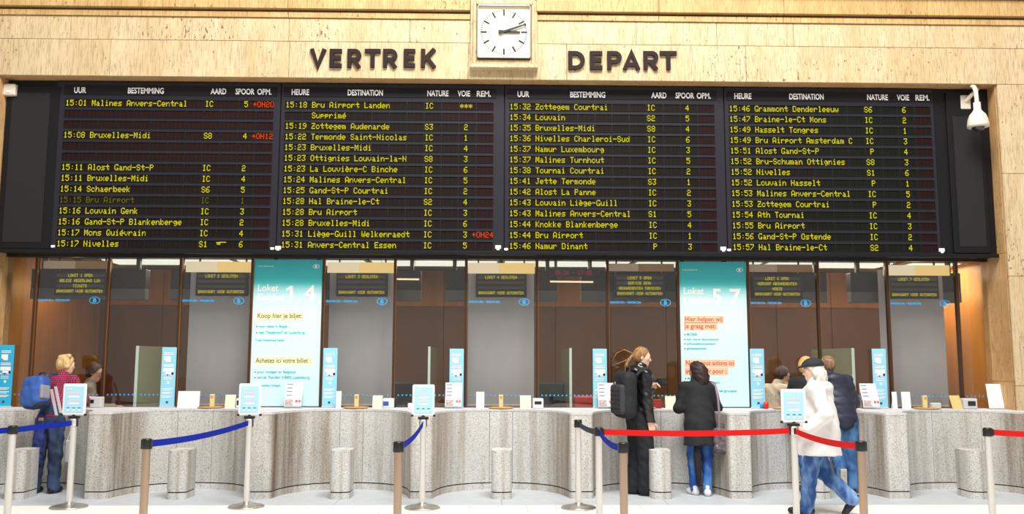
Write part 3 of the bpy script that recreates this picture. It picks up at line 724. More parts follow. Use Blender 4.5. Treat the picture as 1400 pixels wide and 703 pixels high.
# ------------------------------------------------------------------ posters on the glass
def poster_mat():
    g = N('poster_print'); v = g.n('TexCoord').outputs['Object']; sx = g.n('SeparateXYZ'); g.l(v, sx.inputs[0])
    mr_ = g.n('MapRange'); mr_.inputs['From Max'].default_value = ZT-ZB-.03; g.l(sx.outputs[2], mr_.inputs[0])
    c = g.ramp(mr_.outputs[0], [(0, srgb('cdeef2')), (.74, srgb('d2eff3')), (.80, srgb('9fe6ea')), (.835, srgb('55d6d8')), (.88, srgb('3dbfc4')), (1.0, srgb('36aeb8'))])
    g.l(c, g.b.inputs['Base Color']); g.b.inputs['Roughness'].default_value = .5; return g.m
PM = poster_mat()
M['white_hi'] = mat('poster_white', (.95, .95, .95), .5)
def poster(i, label, nums, lines, hl, ink):
    x0 = (i-6.5)*WP+.02; W_ = WP-.04; yb = -.012
    ps = thing('window_poster', label, 'poster', (x0, yb, ZB+.012))
    MB().box(0, W_, 0, .004, 0, ZT-ZB-.03).build('poster_sheet', PM, ps)
    zz = lambda y: at(700 if i < 6 else 980, y, yb)[2]-ZB-.012
    e = -.002; mid = (i-6)*WP
    P = lambda px, y: at(px, y, yb)[0]-x0
    text('web_address', 'www.detrein.be', M['white_hi'], ps, .045, e, zz(lines['top']), .02, .2)
    logo(ps, W_-.08, zz(lines['top'])+.008, .085, e, M['white_hi'])
    text('poster_words', 'Loket', M['white_hi'], ps, .05, e, zz(lines['l1']), .085, .26, 'LEFT', .003)
    text('poster_words', 'Guichet', M['white_hi'], ps, .05, e, zz(lines['l2']), .085, .34, 'LEFT', .003)
    if nums[0] == '1':
        z_ = zz(lines['l2']); MB().prism_y([(.46, z_), (.50, z_), (.50, z_+.19), (.462, z_+.19), (.415, z_+.155), (.415, z_+.118), (.46, z_+.145)], e-.0008, e).build('poster_number', M['white_hi'], ps)
    else: text('poster_number', nums[0], M['white_hi'], ps, .415, e, zz(lines['l2']), .19, .12 if nums[0] != '1' else .07, 'LEFT', .007)
    text('poster_number', '.' , M['white_hi'], ps, .575, e, zz(lines['l2']), .1, .03, 'LEFT', .006)
    text('poster_number', nums[1], M['white_hi'], ps, .64, e, zz(lines['l2']), .19, .15, 'LEFT', .007)
    for y, s_, cap, wd in lines['big']:
        z_ = zz(y)
        MB().box(.05, .065+wd+.02, e, -.0005, z_-.022, z_+cap+.014).build('highlight_bar', hl, ps)
        text('poster_words', s_, ink, ps, .06, e-.001, z_, cap, wd, 'LEFT', .001)
    for y, s_, cap, wd, dot in lines['small']:
        z_ = zz(y)
        if dot: MB().box(.052, .066, e, -.0005, z_+.004, z_+.018).build('bullet', M['ink'], ps)
        text('poster_words', s_, M['teal_ink'], ps, .082 if dot else .05, e, z_, cap, wd, 'LEFT', .0006)
    return ps
poster(3, 'tall teal and white poster with yellow highlighted headings on the glass', '14',
       dict(top=366.5, l1=399.5, l2=412.5, big=[(436, 'Koop hier je biljet:', .06, .56), (497, 'Achetez ici votre billet :', .06, .69)],
            small=[(449, 'voor reizen in België', .032, .36, 1), (457.5, 'naar "Nederland" en Luxemburg', .036, .58, 1), (467.5, '* naar bestemming Keulen', .026, .36, 0),
                   (511, 'pour voyager en Belgique', .032, .48, 1), (518.5, 'vers les "Pays-Bas" (NMBS), Luxembourg', .034, .66, 1), (529, '* à destination Cologne', .026, .33, 0)]), M['yellow_hl'], M['olive_ink'])
poster(9, 'tall teal and white poster with orange highlighted headings on the glass', '57',
       dict(top=370, l1=402.5, l2=415.5, big=[(439.5, 'Hier helpen wij', .058, .48), (449, 'je graag met:', .058, .40), (499.5, 'Nous vous aidons ici', .058, .61), (510.5, 'avec plaisir pour :', .058, .52)],
            small=[(459, 'MOBIB', .032, .13, 1), (465.5, 'een nieuw abonnement', .028, .41, 1), (471.5, 'schoolabonnement', .028, .37, 1), (478, 'groepstarieven', .028, .25, 1),
                   (519, 'MOBIB', .03, .13, 1), (524.5, 'un nouvel abonnement', .028, .41, 1), (530.5, 'abonnements', .028, .3, 1), (536, 'un tarif réduit pour les groupes', .03, .62, 1)]), M['orange_hl'], M['red_ink'])

# ------------------------------------------------------------------ granite ticket counter
half = [(0, -1.10), (.095, -1.10), (.115, -1.095), (.128, -1.08), (.136, -1.055), (.15, -.97), (.175, -.87), (.22, -.75), (.285, -.64), (.37, -.545), (.48, -.465), (.62, -.405), (.75, -.372), (.905, -.36)]
ctr = thing('ticket_counter', 'long scalloped grey granite ticket counter under the glass front', 'counter', (0, 0, 0))
def profile(xa_, xb_):
    pts = []
    for c in (-7, -5, -3, -1, 1, 3, 5, 7):
        for q, y in half[::-1]: pts.append((c*.905-q, y))
        for q, y in half[1:]: pts.append((c*.905+q, y))
    pts = sorted(set((round(x, 4), y) for x, y in pts))
    xs = [p[0] for p in pts]; ys = [p[1] for p in pts]
    out = [(xa_, float(np.interp(xa_, xs, ys)))]+[p for p in pts if xa_+.002 < p[0] < xb_-.002]+[(xb_, float(np.interp(xb_, xs, ys)))]
    return out
def prof_prism(xa_, xb_, z0, z1, inset, back, mt, nm, smooth=True):
    pr = profile(xa_, xb_); pr = [(x, y+inset) for x, y in pr]
    poly = pr+[(xb_, back), (xa_, back)]
    mb = MB(); n = len(poly); np_ = len(pr)
    vs = [(x, y, z0) for x, y in poly]+[(x, y, z1) for x, y in poly]
    mb.add(vs, [(i, i+1, n+i+1, n+i) for i in range(np_-1)], 0, smooth)
    mb.add(vs, [(i, (i+1) % n, n+(i+1) % n, n+i) for i in range(np_-1, n)])
    # top and bottom as strips
    for zz_, fl_ in ((z0, 1), (z1, 0)):
        v2 = [(x, y, zz_) for x, y in pr]+[(x, back, zz_) for x, y in pr]
        mb.add(v2, [((i, i+1, np_+i+1, np_+i) if not fl_ else (np_+i, np_+i+1, i+1, i)) for i in range(np_-1)])
    return mb.build(nm, mt, ctr)
cuts = []
for k in range(-3, 4): cuts += [k*1.81-.27 if k == -2 else k*1.81-.14, k*1.81+.14 if k < 3 else k*1.81+.42]
cuts = [-6.62]+cuts+[6.62]
for a, b in zip(cuts[:-1], cuts[1:]):
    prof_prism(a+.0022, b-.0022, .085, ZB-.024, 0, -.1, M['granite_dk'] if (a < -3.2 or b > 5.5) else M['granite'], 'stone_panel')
    prof_prism(a+.001, b-.001, 0, .072, .004, -.1, M['granite'], 'plinth_block')
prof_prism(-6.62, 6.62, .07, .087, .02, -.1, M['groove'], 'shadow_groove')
for k in range(-4, 4): prof_prism(max(-6.62, k*1.81+.905-.9)+(0 if k == -4 else .0), min(6.62, (k+1)*1.81+.905-.9), ZB-.024, ZB-.001, -.004, .03, M['granite_top'], 'counter_top')
prof_prism(-6.62, 6.62, .0, ZB-.03, .4, .03, M['groove'], 'counter_core')

# granite bollards in the bays
bp = []
for i in range(9): a = PI+PI*i/8; bp.append((.115*math.cos(a), -.10+.075*math.sin(a)))
for i in range(9): a = PI*i/8; bp.append((.115*math.cos(a), .14+.06*math.sin(a)))
zbol = at(685, 615, -1.02)[2]
def bollard(k, label):
    t_ = thing('granite_bollard', label, 'bollard', (k*1.81+(0.02 if k == -3 else 0), -.98, 0), 0, 'granite bollards in front of the counter')
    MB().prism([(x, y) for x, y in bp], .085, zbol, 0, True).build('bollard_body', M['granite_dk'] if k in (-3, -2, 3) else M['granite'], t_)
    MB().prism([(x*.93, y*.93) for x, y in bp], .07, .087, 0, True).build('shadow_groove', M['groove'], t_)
    MB().prism([(x*.99, y*.99) for x, y in bp], 0, .072, 0, True).build('bollard_base', M['granite'], t_)
for k, lab in zip(range(-3, 4), ('granite bollard beside the backpacker', 'granite bollard under the white board box at closed window two', 'granite bollard left of the bronze post with blue belt', 'granite bollard under the clock, at the centre window',
                                 'granite bollard beside the black trousers of the man in leather', 'granite bollard behind the walking man in white', 'granite bollard beside the stone pier')): bollard(k, lab)

# ------------------------------------------------------------------ things standing on the counter
ZC = ZB
def banner(x0, x1, ytop, label, y=-.07, deep=False):
    a, b = at(x0, 557, y), at(x1, ytop, y); W_ = b[0]-a[0] if x0 < 700 else at(x1, 557, y)[0]-a[0]; W_ = .178; H_ = b[2]-ZC
    t_ = thing('info_banner', label, 'banner', (a[0], y, ZC), 0, 'narrow blue information banners against the glass')
    cm = M['cyan2'] if deep else M['cyan']
    MB().box(0, W_, 0, .012, 0, H_, bev=.002).build('banner_sheet', cm, t_)
    MB().box(-.004, W_+.004, -.02, .03, 0, .012, bev=.003).build('banner_foot', M['grey_pl'], t_)
    pb = MB(); e = -.0015
    Q = lambda u0, u1, v0, v1, mi: pb.add([(u0*W_, e, v0*H_), (u1*W_, e, v0*H_), (u1*W_, e, v1*H_), (u0*W_, e, v1*H_)], [(0, 1, 2, 3)], mi)
    for v in (.90, .875): Q(.15, .8, v, v+.012, 0)
    Q(.17, .62, .78, .85, 0); Q(.3, .62, .755, .78, 0)
    for v in (.70, .675): Q(.15, .85, v, v+.012, 0)
    Q(.14, .86, .59, .65, 0); Q(.3, .85, .55, .585, 0); Q(.16, .3, .525, .55, 1); Q(.6, .78, .525, .55, 1); Q(.72, .86, .54, .58, 2); Q(.42, .5, .525, .55, 2)
    for v in (.49, .46): Q(.2, .75, v, v+.01, 0)
    Q(.45, .6, .39, .43, 0)
    for v in (.30, .24, .18): Q(.12, .85, v, v+.012, 0); Q(.12, .7, v-.02, v-.01, 0)
    Q(.42, .58, .065, .10, 2)
    pb.build('banner_print', [M['white_hi'], M['pink'], M['ink']], t_)
banner(-6, 12, 472, 'deep blue banner left of the backpacker', deep=True)
banner(218, 240, 475, 'pale blue banner left of closed window two')
banner(440, 461, 476, 'pale blue banner right of the first teal poster')
banner(614, 635, 477, 'pale blue banner behind the leaflet holder left of centre window')
banner(811, 832, 477, 'pale blue banner left of the man in leather')
banner(1027.5, 1048, 477, 'pale blue banner right of the second teal poster')
banner(1195.5, 1217, 477, 'bright blue banner behind the leaflet rack right of the navy jacket')

def leaflet_rack(xc, y, label, tiers=5, w_=.21, h_=.31, blue=0):
    p = at(xc, 558, y)
    t_ = thing('leaflet_rack', label, 'leaflet rack', (p[0], y, ZC), 0, 'clear leaflet racks on the counter')
    MB().box(-w_/2, w_/2, .06, .066, 0, h_).box(-w_/2, w_/2, -.06, .066, 0, .006).box(-w_/2, w_/2, -.062, -.058, 0, .05).build('rack_shell', M['acrylic'], t_)
    for i in range(tiers):
        z0 = .02+i*(h_-.11)/(tiers-1)*.86; yy = -.045+i*.021
        lw = w_*(.98-.03*(i % 2)); tilt = .02
        vs = [(-lw/2, yy, z0), (lw/2, yy, z0), (lw/2, yy+tilt, z0+.12), (-lw/2, yy+tilt, z0+.12)]
        lb = MB().add(vs+[(a, b_+.006, c_) for a, b_, c_ in vs], [(0, 1, 2, 3), (7, 6, 5, 4), (0, 4, 5, 1), (3, 2, 6, 7), (0, 3, 7, 4), (1, 5, 6, 2)], 0)
        e = -.001
        if i == 0:
            lb.add([(-lw/2+.01, yy+e, z0+.015), (.0, yy+e, z0+.015), (.0, yy+tilt*.7+e, z0+.085), (-lw/2+.01, yy+tilt*.7+e, z0+.085)], [(0, 1, 2, 3)], 1)
            lb.add([(.03, yy+e, z0+.06), (.06, yy+e, z0+.06), (.06, yy+tilt*.7+e, z0+.08), (.03, yy+tilt*.7+e, z0+.08)], [(0, 1, 2, 3)], 3)
            lb.add([(.07, yy+e, z0+.06), (.095, yy+e, z0+.06), (.095, yy+tilt*.7+e, z0+.08), (.07, yy+tilt*.7+e, z0+.08)], [(0, 1, 2, 3)], 3)
        else:
            lb.add([(-lw/2+.012, yy+tilt*.75+e, z0+.088), (-.02, yy+tilt*.75+e, z0+.088), (-.02, yy+tilt*.85+e, z0+.1), (-lw/2+.012, yy+tilt*.85+e, z0+.1)], [(0, 1, 2, 3)], 2)
            lb.add([(-.01, yy+tilt*.75+e, z0+.094), (lw/2-.02, yy+tilt*.75+e, z0+.094), (lw/2-.02, yy+tilt*.85+e, z0+.1), (-.01, yy+tilt*.85+e, z0+.1)], [(0, 1, 2, 3)], 4)
        lb.build('leaflet', [M['white'], M['photo'], mat('grey_print', srgb('8a8298'), .6), M['red_ink'], M['pink']], t_)
    return t_
leaflet_rack(401, -.2, 'clear leaflet rack before the first teal poster')
leaflet_rack(620, -.2, 'clear leaflet rack before the banner left of centre window')
leaflet_rack(829, -.2, 'clear leaflet rack beside the black backpack')
leaflet_rack(1190, -.2, 'clear leaflet rack right of the navy jacket')
p = at(1362, 556, -.2); t_ = thing('leaflet_holder', 'white leaflet holder tilted on the counter by the stone pier', 'leaflet holder', (p[0], -.2, ZC), -.12)
MB().box(-.10, .10, -.05, .06, 0, .008).box(-.1, .1, -.052, -.048, 0, .045).build('holder_shell', M['acrylic'], t_)
MB().add([(-.09, -.02, .01), (.09, -.02, .01), (.09, .05, .31), (-.09, .05, .31), (-.09, -.012, .01), (.09, -.012, .01), (.09, .058, .31), (-.09, .058, .31)], [(0, 1, 2, 3), (7, 6, 5, 4), (0, 4, 5, 1), (3, 2, 6, 7), (0, 3, 7, 4), (1, 5, 6, 2)]).build('leaflet', M['white'], t_)

def paytray(x, label):
    p = at(x, 557, -.26)
    t_ = thing('ticket_tray', label, 'tray', (p[0], -.22, ZC), 0, 'round wooden trays at the windows')
    MB().lathe([(0, 0), (.13, 0), (.155, .008), (.158, .014), (.15, .016), (.14, .011), (0, .011)], 28).build('tray_disc', M['wood'], t_)
    MB().box(-.026, .026, .02, .065, .011, .165, bev=.004).build('speaker_post', mat('pale_wood_post', srgb('e2cf94'), .5), t_)
    MB().box(-.016, .016, .0175, .021, .115, .15, bev=.001).build('speaker_grille', M['wood'], t_)
paytray(287, 'round wooden tray with pale post at closed window two')
paytray(486, 'round wooden tray with pale post right of the first poster')
paytray(685, 'round wooden tray with pale post at the centre window')
paytray(880, 'round wooden tray with pale post beside the man in leather')
paytray(1269, 'round wooden tray with pale post at the last window')
paytray(1075, 'round wooden tray with pale post before the clerk in beige')
def card(x0, x1, y0, y1, label, m, nm='card_stand', cat='card', yy=-.24, tilt=.03, skew=0):
    a, b = at(x0, 558, yy), at(x1, 558, yy); h_ = at((x0+x1)/2, y0, yy)[2]-ZC; W_ = b[0]-a[0]
    t_ = thing(nm, label, cat, (a[0], yy, ZC))
    vs = [(0, 0, 0), (W_, 0, 0), (W_-skew, tilt, h_), (-skew, tilt, h_)]
    MB().add(vs+[(q[0], q[1]+.006, q[2]) for q in vs], [(0, 1, 2, 3), (7, 6, 5, 4), (0, 4, 5, 1), (3, 2, 6, 7), (0, 3, 7, 4), (1, 5, 6, 2)]).build('card_front', m, t_)
    MB().add([(W_*.3, .09, 0), (W_*.7, .09, 0), (W_*.7-skew, tilt+.006, h_*.9), (W_*.3-skew, tilt+.006, h_*.9), (W_*.3, .094, 0), (W_*.7, .094, 0), (W_*.7-skew, tilt+.01, h_*.9), (W_*.3-skew, tilt+.01, h_*.9)], [(0, 1, 2, 3), (7, 6, 5, 4), (0, 4, 5, 1), (3, 2, 6, 7), (0, 3, 7, 4), (1, 5, 6, 2)]).build('card_strut', m, t_)
    return t_
card(307, 321, 540, 557, 'cream card stand beside the blue belt sign stand', M['cream'])
card(509, 522.5, 541, 558, 'cream card stand left of the blue and white reader', M['cream'])
card(711, 726, 541, 559, 'cream card stand left of the white reader with dark screen', M['cream'])
card(910, 924.5, 542, 559, 'cream card stand beside the woman in black', M['cream'])
card(1303, 1317, 541, 558, 'yellowish card stand leaning at the last window', mat('ochre_card', srgb('d8c07a'), .7), skew=.03)
card(242, 272, 535, 557, 'wide white board at closed window two', M['white'], 'white_board', 'board', -.2, .02)
card(459, 466, 535, 557, 'slim white folder right of the banner beside the first poster', M['white'], 'white_folder', 'folder', -.2, .02)
card(651, 662, 536, 558, 'small white leaflet stand left of the centre tray', M['white'], 'leaflet_stand', 'leaflet stand', -.22, .03)
card(1221, 1227.5, 536, 557, 'slim white folder right of the bright blue banner', M['white'], 'white_folder', 'folder', -.2, .02)
card(1234, 1246, 536, 557, 'white leaflet stand left of the last tray', M['white'], 'leaflet_stand', 'leaflet stand', -.2, .02)
card(33, 40, 535, 556, 'slim white folder behind the blue backpack', M['white'], 'white_folder', 'folder', -.2, .02)
card(925, 931, 545, 558, 'small white card right of the cream card by the woman in black', M['white'], 'white_card', 'card', -.2, .02)
def reader(x0, x1, y0, label, scr, body, yy=-.2, sx=(.2, .8), sz=(.25, .8)):
    a, b = at(x0, 558, yy), at(x1, 558, yy); h_ = at((x0+x1)/2, y0, yy)[2]-ZC; W_ = b[0]-a[0]
    t_ = thing('card_reader', label, 'card reader', (a[0], yy, ZC))
    MB().box(0, W_, 0, .09, 0, h_, bev=.008).build('reader_body', body, t_)
    MB().box(W_*sx[0], W_*sx[1], -.004, .004, h_*sz[0], h_*sz[1], bev=.001).build('reader_screen', scr, t_)
    return t_
reader(728.5, 743, 545, 'white card reader with dark screen right of the centre tray', M['screen'], M['white'], sx=(.16, .82), sz=(.4, .72))
reader(523, 538, 545, 'white and blue card reader right of the cream card', mat('blue_screen', srgb('2a55b8'), .4), M['white'], sx=(.05, .55), sz=(.25, .7))
reader(1318, 1337, 545, 'grey card reader with dark screen by the stone pier', M['screen'], M['grey_pl'], sx=(.3, .85), sz=(.3, .75))
reader(122, 138, 543, 'grey card reader below the clerk in the grey cardigan', M['screen'], M['grey_pl'], sx=(.06, .36), sz=(.42, .75))
reader(322, 330, 545, 'white card reader behind the sign stand with blue belt', M['screen'], M['white'], sx=(.2, .8), sz=(.3, .8))
p = at(1047.5, 558, -.2); t_ = thing('paper_cup', 'red cup on the counter before the clerk in beige', 'cup', (p[0], -.2, ZC))
MB().lathe([(0, 0), (.028, 0), (.032, .08), (.029, .08), (.025, .01), (0, .01)], 20).build('cup_body', M['red_pl'], t_)
p = at(1042, 558, -.13); o = MB().lathe([(0, 0), (.024, 0), (.026, .045), (.02, .06), (0, .062)], 18).build('blue_jar', M['blue_pl'], None, (p[0], -.13, ZC)); tag(o, 'small blue jar behind the red cup', 'jar')
p = at(1287, 556, -.16); o = MB().box(-.09, .03, .05, .12, 0, .07, bev=.01).build('counter_device', M['grey_pl'], None, (p[0], -.16, ZC)); tag(o, 'pale flat device behind the leaning yellowish card', 'device')
p = at(898, 556, -.22); o = MB().box(-.03, .07, .04, .1, 0, .11, bev=.004).build('red_box', mat('dark_red_box', srgb('8c2a26'), .5), None, (p[0], -.22, ZC)); tag(o, 'dark red box beside the cream card near the leather jacket', 'box')
p = at(563, 557, -.2); o = MB().box(-.05, .02, 0, .05, 0, .06, bev=.006).build('white_box', M['white'], None, (p[0], -.2, ZC)); tag(o, 'tiny white box left of the sign stand at centre left', 'box')

# ------------------------------------------------------------------ belt barriers
HP = at(98, 573, fl(98, 695)[1])[2]                        # height of the posts
def stanchion(x, y, label, post='steel_w', sign=None, top=HP):
    t_ = thing('belt_stanchion', label, 'stanchion', (x, y, 0), 0, 'belt barrier posts')
    MB().lathe([(0, 0), (.185, 0), (.188, .008), (.18, .016), (.12, .03), (.05, .045), (.036, .06), (0, .06)], 36).build('base', M['chrome'], t_)
    MB().lathe([(.032, .05), (.032, top-.075)], 20).build('post', M[post], t_)
    MB().lathe([(0, top-.08), (.036, top-.08), (.038, top-.075), (.038, top-.012), (.034, top), (0, top)], 20).build('belt_head', M['blackm'] if not sign else M['steel_w'], t_)
    for q in (-.035, .035): MB().box(q-.005, q+.005, -.018, .018, top-.08, top-.005).build('belt_slot', M['blackm'], t_)
    if sign:
        w_, h_ = sign
        MB().box(-.055, .055, -.025, .025, top, top+.03, bev=.005).tube([(0, 0, top+.02), (0, 0, top+.06)], .02, 10).build('sign_clamp', M['blackm'], t_)
        z0 = top+.035
        sb = MB().box(-w_/2, w_/2, -.02, -.002, z0, z0+h_, bev=.012).build('sign_frame', M['white'], t_)
        MB().box(-w_/2+.022, w_/2-.022, -.0235, -.019, z0+.03, z0+h_-.03, bev=.001).build('sign_sheet', M['cyan_pale'], sb)
        pb = MB(); e = -.0245
        Q = lambda u0, u1, v0, v1, mi: pb.add([((u0-.5)*w_, e, z0+v0*h_), ((u1-.5)*w_, e, z0+v0*h_), ((u1-.5)*w_, e, z0+v1*h_), ((u0-.5)*w_, e, z0+v1*h_)], [(0, 1, 2, 3)], mi)
        Q(.2, .28, .82, .85, 1); Q(.32, .4, .82, .85, 1)
        Q(.22, .78, .67, .72, 0); Q(.24, .72, .57, .61, 1); Q(.24, .72, .45, .49, 0); Q(.26, .72, .36, .40, 1)
        for u in (.2, .44, .68): Q(u, u+.12, .225, .25, 2); Q(u+.02, u+.10, .15, .20, 1)
        pb.build('sign_print', [M['pink'], M['white_hi'], M['ink']], sb)
        for sx_ in (-1, 1): MB().box(sx_*(w_/2)-.012, sx_*(w_/2)+.012, -.024, -.002, z0-.004, z0+.018, bev=.003).build('frame_corner', M['blackm'], sb)
    return t_
def near(x, y): q = fl(x, y, HP); return q[0], q[1]
S = {}
def put(key, xy, *a, **k): S[key] = (xy[0], xy[1]); return stanchion(xy[0], xy[1], *a, **k)
put('a', fl(98, 694)[:2]+np.array([-.03, 0]), 'steel belt post with blue sign board beside the backpacker', sign=(.245, .335))
put('b', fl(338, 693.5)[:2]+np.array([-.01, 0]), 'steel belt post with pale blue sign before the first poster', sign=(.235, .34))
put('c', fl(577, 695)[:2], 'steel belt post with pale blue sign left of the centre window', sign=(.235, .335))
put('d', fl(791, 695)[:2], 'plain steel belt post with dark belt, left of the leather jacket')
put('e', near(18, 582), 'steel belt post with blue belt before the granite bollard of the backpacker')
put('f', near(201, 600), 'bronze belt post trailing a long blue belt', post='bronze_post')
put('g', near(545, 604), 'bronze belt post with a short blue belt, left of the centre bollard', post='bronze_post')
put('h', near(818.5, 584.5), 'pale belt post where red and blue belts meet')
put('i', near(852, 605), 'pinkish steel belt post in front of the black trousers', post='bronze_post')
put('j', near(1085, 583), 'steel belt post with sign beside the walking man in white', sign=(.24, .325))
put('k', near(1177, 603), 'steel belt post right of the walking man with red belt end', post='bronze_post')
put('l', near(1350, 585), 'steel belt post beside the stone pier with red belt')
S['e0'] = (S['e'][0]-1.4, S['e'][1]-.2); S['l0'] = (S['l'][0]+1.5, S['l'][1]-.35)
put('m', S['l0'], 'steel belt post beyond the stone pier end of the red belt'); put('n', S['e0'], 'steel belt post before the deep blue banner end')
def belt(a, b, m, label, sag=.04, dz=0.0):
    A = Vector((*S[a], HP-.043)); B = Vector((*S[b], HP-.043)); d = (B-A); d.z = 0; L = d.length; d.normalize()
    A = A+d*.041; B = B-d*.041
    pts = [A.lerp(B, i/14)-Vector((0, 0, sag*4*(i/14)*(1-i/14))) for i in range(15)]
    o = A.copy(); mb = MB().ribbon([p-o for p in pts], .027, .004)
    t_ = thing('barrier_belt', label, 'belt', tuple(o)); mb.build('webbing', M[m], t_)
    MB().box(-.012, .012, -.012, .012, -.03, .03, bev=.003).build('belt_clip', M['blackm'], t_)
    return t_
belt('n', 'e', 'blue_belt', 'blue belt running out of the picture before the deep blue banner', .03)
belt('e', 'a', 'blue_belt', 'blue belt passing the jeans of the backpacker', .0)
belt('f', 'b', 'blue_belt', 'long blue belt from the bronze post to the sign before the first poster', .03)
belt('g', 'c', 'blue_belt', 'short blue belt left of the centre window', .04)
belt('d', 'h', 'blue_belt_shade', 'blue belt darkened for shade, left of the red belt', .02)
belt('h', 'i', 'blue_belt', 'short blue belt before the man in leather', .04)
belt('h', 'j', 'red_belt', 'long red belt in front of the woman in black', .02)
belt('j', 'k', 'red_belt', 'short red belt across the walking man in white', .03)
belt('l', 'm', 'red_belt', 'red belt leaving past the stone pier', .02)
# ------------------------------------------------------------------ figures: smooth bodies from blended tapered limbs
class Field:
    def __init__(s): s.ops = []; s.amp = 0; s.fr = 30
    @staticmethod
    def V(p): return np.array(p, np.float32)
    def rc(s, a, b, ra, rb, k=.03, flat=None, sub=False):  # tapered limb; flat = (axis, factor) squeezes it along the axis
        s.ops.append(('rc', s.V(a), s.V(b), ra, rb, k, (s.V(flat[0]), flat[1]) if flat else None, sub)); return s
    def chain(s, pts, rs, k=.03, flat=None):
        for i in range(len(pts)-1): s.rc(pts[i], pts[i+1], rs[i], rs[i+1], k, flat)
        return s
    def ell(s, c, r, axes=None, k=.02, sub=False):
        s.ops.append(('el', s.V(c), s.V(r), np.eye(3, dtype=np.float32) if axes is None else np.array(axes, np.float32), k, sub)); return s
    def box(s, c, half, rnd, axes=None, k=.02, sub=False):
        s.ops.append(('bx', s.V(c), s.V(half), rnd, np.eye(3, dtype=np.float32) if axes is None else np.array(axes, np.float32), k, sub)); return s
    def cut(s, n, p, soft=0.0): n = s.V(n)/np.linalg.norm(n); s.ops.append(('ct', n, float(n @ s.V(p)), soft)); return s   # keeps the side the normal points away from
    def wrinkle(s, amp, fr): s.amp = amp; s.fr = fr; return s
    def mesh(s, h):
        lo = np.full(3, 9e9); hi = -lo
        for o in s.ops:
            if o[0] == 'rc' and not o[7]:
                for p, r in ((o[1], o[3]), (o[2], o[4])): lo = np.minimum(lo, p-r); hi = np.maximum(hi, p+r)
            if o[0] in ('el', 'bx') and not o[-1]:
                r = np.linalg.norm(o[2]) if o[0] == 'bx' else np.abs(o[3]).T @ o[2]
                lo = np.minimum(lo, o[1]-r); hi = np.maximum(hi, o[1]+r)
        lo -= 3*h+.012; hi += 3*h+.012
        n = np.ceil((hi-lo)/h).astype(int)+1
        ax = [(lo[i]+h*np.arange(n[i])).astype(np.float32) for i in range(3)]
        Vv = np.full(n, .15, np.float32)
        def region(a, b):
            i0 = np.clip(np.floor((a-lo)/h).astype(int), 0, n); i1 = np.clip(np.ceil((b-lo)/h).astype(int)+1, 0, n)
            sl = tuple(slice(p, q) for p, q in zip(i0, i1))
            return sl, (ax[0][sl[0]][:, None, None], ax[1][sl[1]][None, :, None], ax[2][sl[2]][None, None, :])
        for o in s.ops:
            if o[0] == 'ct':
                d = ax[0][:, None, None]*o[1][0]+ax[1][None, :, None]*o[1][1]+ax[2][None, None, :]*o[1][2]-o[2]
                np.maximum(Vv, d, out=Vv); continue
            if o[0] == 'rc':
                a, b, ra, rb, k, flat, sub = o[1:]; pad = max(ra, rb)+.05
                sl, (X, Y, Z) = region(np.minimum(a, b)-pad, np.maximum(a, b)+pad)
                d_ = b-a; L2 = max(float(d_ @ d_), 1e-9)
                px, py, pz = X-a[0], Y-a[1], Z-a[2]
                t = np.clip((px*d_[0]+py*d_[1]+pz*d_[2])/L2, 0, 1)
                qx, qy, qz = px-t*d_[0], py-t*d_[1], pz-t*d_[2]
                sq = qx*qx+qy*qy+qz*qz
                if flat is not None:
                    u = qx*flat[0][0]+qy*flat[0][1]+qz*flat[0][2]; sq = sq+u*u*(flat[1]**2-1)
                D = np.sqrt(sq)-(ra+t*(rb-ra))
            else:
                c = o[1]; A = o[3] if o[0] == 'el' else o[4]; k, sub = o[-2:]
                r = o[2]; pad = (np.abs(A).T @ r)+.05
                sl, (X, Y, Z) = region(c-pad, c+pad)
                px, py, pz = X-c[0], Y-c[1], Z-c[2]
                L = [px*A[i][0]+py*A[i][1]+pz*A[i][2] for i in range(3)]
                if o[0] == 'el':
                    q = np.sqrt((L[0]/r[0])**2+(L[1]/r[1])**2+(L[2]/r[2])**2); D = (q-1)*float(r.min())
                else:
                    rd = o[3]; Q = [np.abs(L[i])-(r[i]-rd) for i in range(3)]
                    D = np.sqrt(sum(np.maximum(q, 0)**2 for q in Q))+np.minimum(np.maximum(np.maximum(Q[0], Q[1]), Q[2]), 0)-rd
            W = Vv[sl]
            if sub: np.maximum(W, -D, out=W)
            else:
                hh = np.maximum(k-np.abs(W-D), 0)/k; W[...] = np.minimum(W, D)-hh*hh*k*.25
        if s.amp:
            f = s.fr; X, Y, Z = ax[0][:, None, None], ax[1][None, :, None], ax[2][None, None, :]
            Vv += s.amp*(np.sin(f*Z+5*np.sin(f*.33*X)+3*np.sin(f*.4*Y))*np.sin(f*.6*X+f*.5*Y+1.3)+.6*np.sin(f*1.7*Z+f*.9*X+2*np.sin(f*.5*Y)))
        if getattr(s, 'bands', None): Vv -= s.bands[0]*np.abs(np.sin(s.bands[1]*.5*(ax[2][None, None, :]+.12*ax[1][None, :, None])))**.5-s.bands[0]
        return surf(Vv, lo, h)
